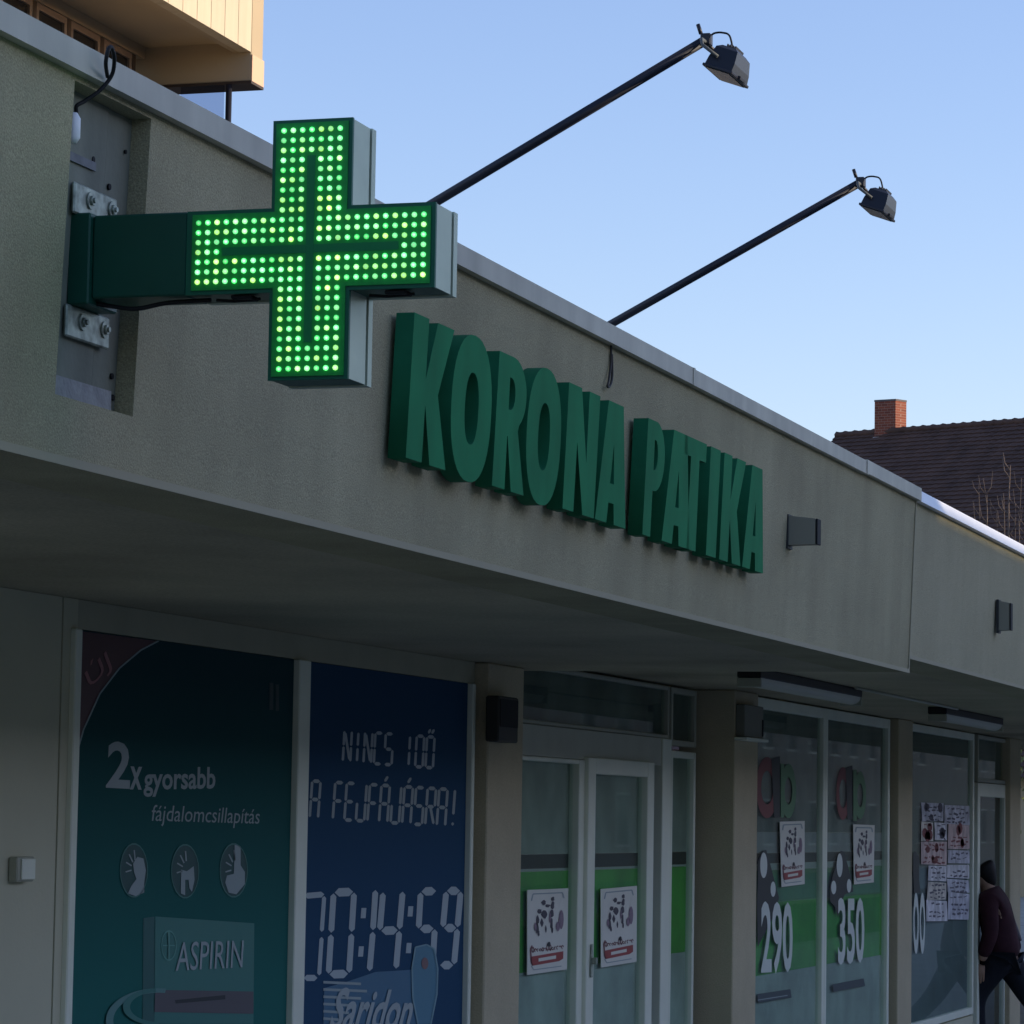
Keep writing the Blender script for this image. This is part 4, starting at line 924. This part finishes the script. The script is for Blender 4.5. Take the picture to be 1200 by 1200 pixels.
# ------------------------------------------------------------------ tree beyond the end of the row (far right edge)
LEAF = mat('yellow_green_leaves', (.13, .15, .035), .7, var=.4, vscale=1.5)
p = at(1200, 930, 0, 55)
LT = thing('leafy_tree', (55, p.y-1.2, 0), 'yellow green leafy tree beyond the last pillar at the right edge', 'tree')
m = MB(); m.tube([(55, p.y-1.2, -.15), (55.05, p.y-1.15, 1.2), (55, p.y-1.2, 2.6)], [.15, .12, .08], 8)
for a_ in range(6): m.tube([(55, p.y-1.2, 1.5+.2*a_), (55+.7*math.cos(a_), p.y-1.2+.7*math.sin(a_*2.1), 2.4+.25*a_)], [.05, .02], 6)
m.build('trunk', BARK, LT)
b = bmesh.new()
for i in range(2600):
    th, ph = random.uniform(0, 6.28), math.acos(random.uniform(-1, 1)); rr = random.random()**.4*(1.25+.3*math.sin(3*th)*math.sin(2*ph))
    c0 = Vector((55+rr*math.sin(ph)*math.cos(th), p.y-1.2+rr*math.sin(ph)*math.sin(th)*1.2, 2.9+rr*math.cos(ph)*1.1))
    a_ = Vector((random.gauss(0, 1), random.gauss(0, 1), random.gauss(0, 1))).normalized(); c_ = a_.orthogonal().normalized(); s_ = random.uniform(.03, .06)
    b.faces.new([b.verts.new(c0+a_*s_), b.verts.new(c0+c_*s_*.6), b.verts.new(c0-a_*s_), b.verts.new(c0-c_*s_*.6)])
me = bpy.data.meshes.new('crown'); b.to_mesh(me); b.free(); link('crown', me, LEAF, LT)
# ------------------------------------------------------------------ building across the street (throws the shade, shows in the glass)
SPANE = mat('dull_dark_pane', (.04, .045, .05), .6)
OW = mat('street_building_render', (.36, .31, .24), .9, var=.06, vscale=.5)
for k, (xa_, xb_, hh, lab) in enumerate(((-60, 20.99, 7.16, 'long plain plastered building across the street facing the pharmacy'), (21, 90.99, 6.93, 'plastered building across the street, second from the pharmacy end'), (91, 149.9, 9.6, 'plastered building across the street, third and taller'), (150, 260, 9.0, 'plastered building across the street, farthest along'))):
    OB = thing('street_building', ((xa_+xb_)/2, -18, 0), lab, 'building', 'plastered buildings across the street')
    boxo('wall', OW, OB, xa_, xb_, -28, -18, -.1, hh-.2)
    boxo('roof', TILE, OB, xa_-.1, xb_+.1, -28.4, -17.9, hh-.199, hh)
    for fl in range(2):
        for i in range(int((xb_-xa_-2)/3.6)):
            x = xa_+1.5+i*3.6; z = 1.0+fl*3.3
            wn = sub('window', OB); b = MB(); b.box(x, x+1.4, -18, -17.96, z, z+1.6); b.build('frame', PVC, wn)
            boxo('pane', SPANE, wn, x+.08, x+1.32, -17.958, -17.95, z+.08, z+1.52)
# ------------------------------------------------------------------ person entering the far door
def skinned(name, verts, edges, m, parent, lv=2, root=0):
    me = bpy.data.meshes.new(name); me.from_pydata([v[0] for v in verts], edges, []); o = bpy.data.objects.new(name, me); S.collection.objects.link(o)
    sk = o.modifiers.new('s', 'SKIN'); 
    for i, (c_, r_) in enumerate(verts):
        me.skin_vertices[0].data[i].radius = r_ if isinstance(r_, tuple) else (r_, r_)
        me.skin_vertices[0].data[i].use_root = (i == root)
    ss = o.modifiers.new('d', 'SUBSURF'); ss.levels = lv; ss.render_levels = lv
    dg = bpy.context.evaluated_depsgraph_get(); dg.update(); me2 = bpy.data.meshes.new_from_object(o.evaluated_get(dg)); bpy.data.objects.remove(o)
    for p_ in me2.polygons: p_.use_smooth = True
    me2.materials.clear()
    return link(name, me2, m, parent)
pc = at(1174, 1100, 1, YJ-.30); px_, py_ = pc.x, YJ-.30
print('person', pc, 'head z', at(1163, 1004, 0, px_).z)
zh = at(1163, 1004, 0, px_).z
PE = thing('person', (px_, py_, 0), 'person in a burgundy jacket and dark trousers leaning forward into the far doorway', 'person')
k = zh/1.60                                       # leaning figure: head top at zh
def V(dx, dy, z): return Vector((px_+dx*.9, py_+dy*.92, z*k))
SKIN = mat('skin', (.40, .25, .18), .6); JACK = mat('burgundy_cloth', (.045, .014, .020), .85, var=.2, vscale=12, bump=.3, bscale=60); JEAN = mat('dark_denim', (.012, .014, .022), .85, var=.2, vscale=20)
HAIR = mat('dark_hair', (.010, .008, .008), .6)
# body (skin surface) as one figure: pelvis, spine, neck, head core, legs, arms
bv = [(V(0, 0, .90), (.09, .08)), (V(0, 0.031, 1.10), (.12, .10)), (V(0, 0.081, 1.27), (.14, .11)), (V(0, 0.118, 1.36), (.06, .06)), (V(0, 0.136, 1.42), (.05, .05)), (V(0, 0.19, 1.50), (.085, .10)),
      (V(-.09, 0.0, .86), .07), (V(-.10, 0.2, .52), .062), (V(-.10, 0.16, .10), .045), (V(-.10, 0.26, .04), .04),
      (V(.09, -0.02, .86), .07), (V(.10, -0.22, .50), .062), (V(.10, -0.52, .20), .045), (V(.10, -0.5, .06), .038),
      (V(-.18, 0.081, 1.27), .055), (V(-.22, 0.05, 1.02), .042), (V(-.20, 0.13, .80), .034),
      (V(.18, 0.074, 1.27), .055), (V(.23, -0.012, 1.03), .042), (V(.22, -0.1, .82), .034)]
be = [(0, 1), (1, 2), (2, 3), (3, 4), (4, 5), (0, 6), (6, 7), (7, 8), (8, 9), (0, 10), (10, 11), (11, 12), (12, 13), (2, 14), (14, 15), (15, 16), (2, 17), (17, 18), (18, 19)]
skinned('body', bv, be, SKIN, PE)
jv = [(V(0, -0.01, .80), (.175, .15)), (V(0, 0.0, .92), (.165, .145)), (V(0, 0.031, 1.10), (.165, .14)), (V(0, 0.081, 1.28), (.15, .115)), (V(0, 0.112, 1.345), (.09, .09)), (V(-.19, 0.081, 1.27), .078), (V(-.23, 0.05, 1.02), .065), (V(-.205, 0.125, .83), .052), (V(.19, 0.074, 1.27), .078), (V(.24, -0.012, 1.03), .065), (V(.225, -0.09, .86), .052)]
skinned('jacket', jv, [(0, 1), (1, 2), (2, 3), (3, 4), (3, 5), (5, 6), (6, 7), (3, 8), (8, 9), (9, 10)], JACK, PE)
tv = [(V(0, 0.0, .90), (.15, .13)), (V(-.09, 0.01, .80), .105), (V(-.10, 0.2, .52), .078), (V(-.10, 0.16, .12), .058), (V(.09, -0.03, .80), .105), (V(.10, -0.22, .50), .078), (V(.10, -0.5, .23), .058)]
skinned('trousers', tv, [(0, 1), (1, 2), (2, 3), (0, 4), (4, 5), (5, 6)], JEAN, PE)
skinned('hair', [(V(0, .17, 1.545), (.098, .095)), (V(0, .13, 1.50), (.10, .095)), (V(0, .10, 1.44), (.07, .06)), (V(0, .075, 1.36), (.045, .035))], [(0, 1), (1, 2), (2, 3)], HAIR, PE)
for s_, c_ in ((-1, V(-.10, 0.22, .045)), (1, V(.10, -0.53, .10))):
    skinned('shoe', [(c_+Vector((0, -.05, 0)), .045), (c_+Vector((0, .06, -.005)), .045), (c_+Vector((0, .13, -.015)), .032)], [(0, 1), (1, 2)], RUBBER, PE)
# hands: palm with five fingers
for s_, w0, dr_ in ((-1, V(-.20, .13, .80), Vector((0, .12, -.99))), (1, V(.22, -.10, .82), Vector((0, -.25, -.97)))):
    d_ = dr_.normalized(); sd_ = d_.cross(Vector((1, 0, 0))).normalized(); vs = [(w0, (.02, .028)), (w0+d_*.05, (.016, .034)), (w0+d_*.085, (.014, .036))]
    es = [(0, 1), (1, 2)]
    for f_ in range(4):
        i0 = len(vs); off = sd_*(-.027+.018*f_); ln = (.062, .072, .068, .054)[f_]
        vs += [(w0+d_*.095+off, .0095), (w0+d_*(.095+ln*.5)+off+Vector((-s_*.008, 0, 0)), .009), (w0+d_*(.095+ln)+off+Vector((-s_*.024, 0, 0)), .0075)]; es += [(2, i0), (i0, i0+1), (i0+1, i0+2)]
    i0 = len(vs); vs += [(w0+d_*.04-sd_*.035, .011), (w0+d_*.075-sd_*.052, .009)]; es += [(0, i0), (i0, i0+1)]
    skinned('hand', vs, es, SKIN, PE, 1)
# face details on the far side of the head
hc = V(0, .185, 1.49)
m = MB(); m.obox(hc+Vector((0, .105, -.01)), (.012, 0, 0), (0, .014, 0), (0, 0, .02), bevel=.005); m.build('nose', SKIN, PE)
skinned('bag_strap', [(V(.03, .13, 1.39), .012), (V(.13, .03, 1.34), .014), (V(.19, -.05, 1.15), .014), (V(.22, -.12, .95), .014)], [(0, 1), (1, 2), (2, 3)], mat('pale_strap', (.22, .19, .20), .8), PE)
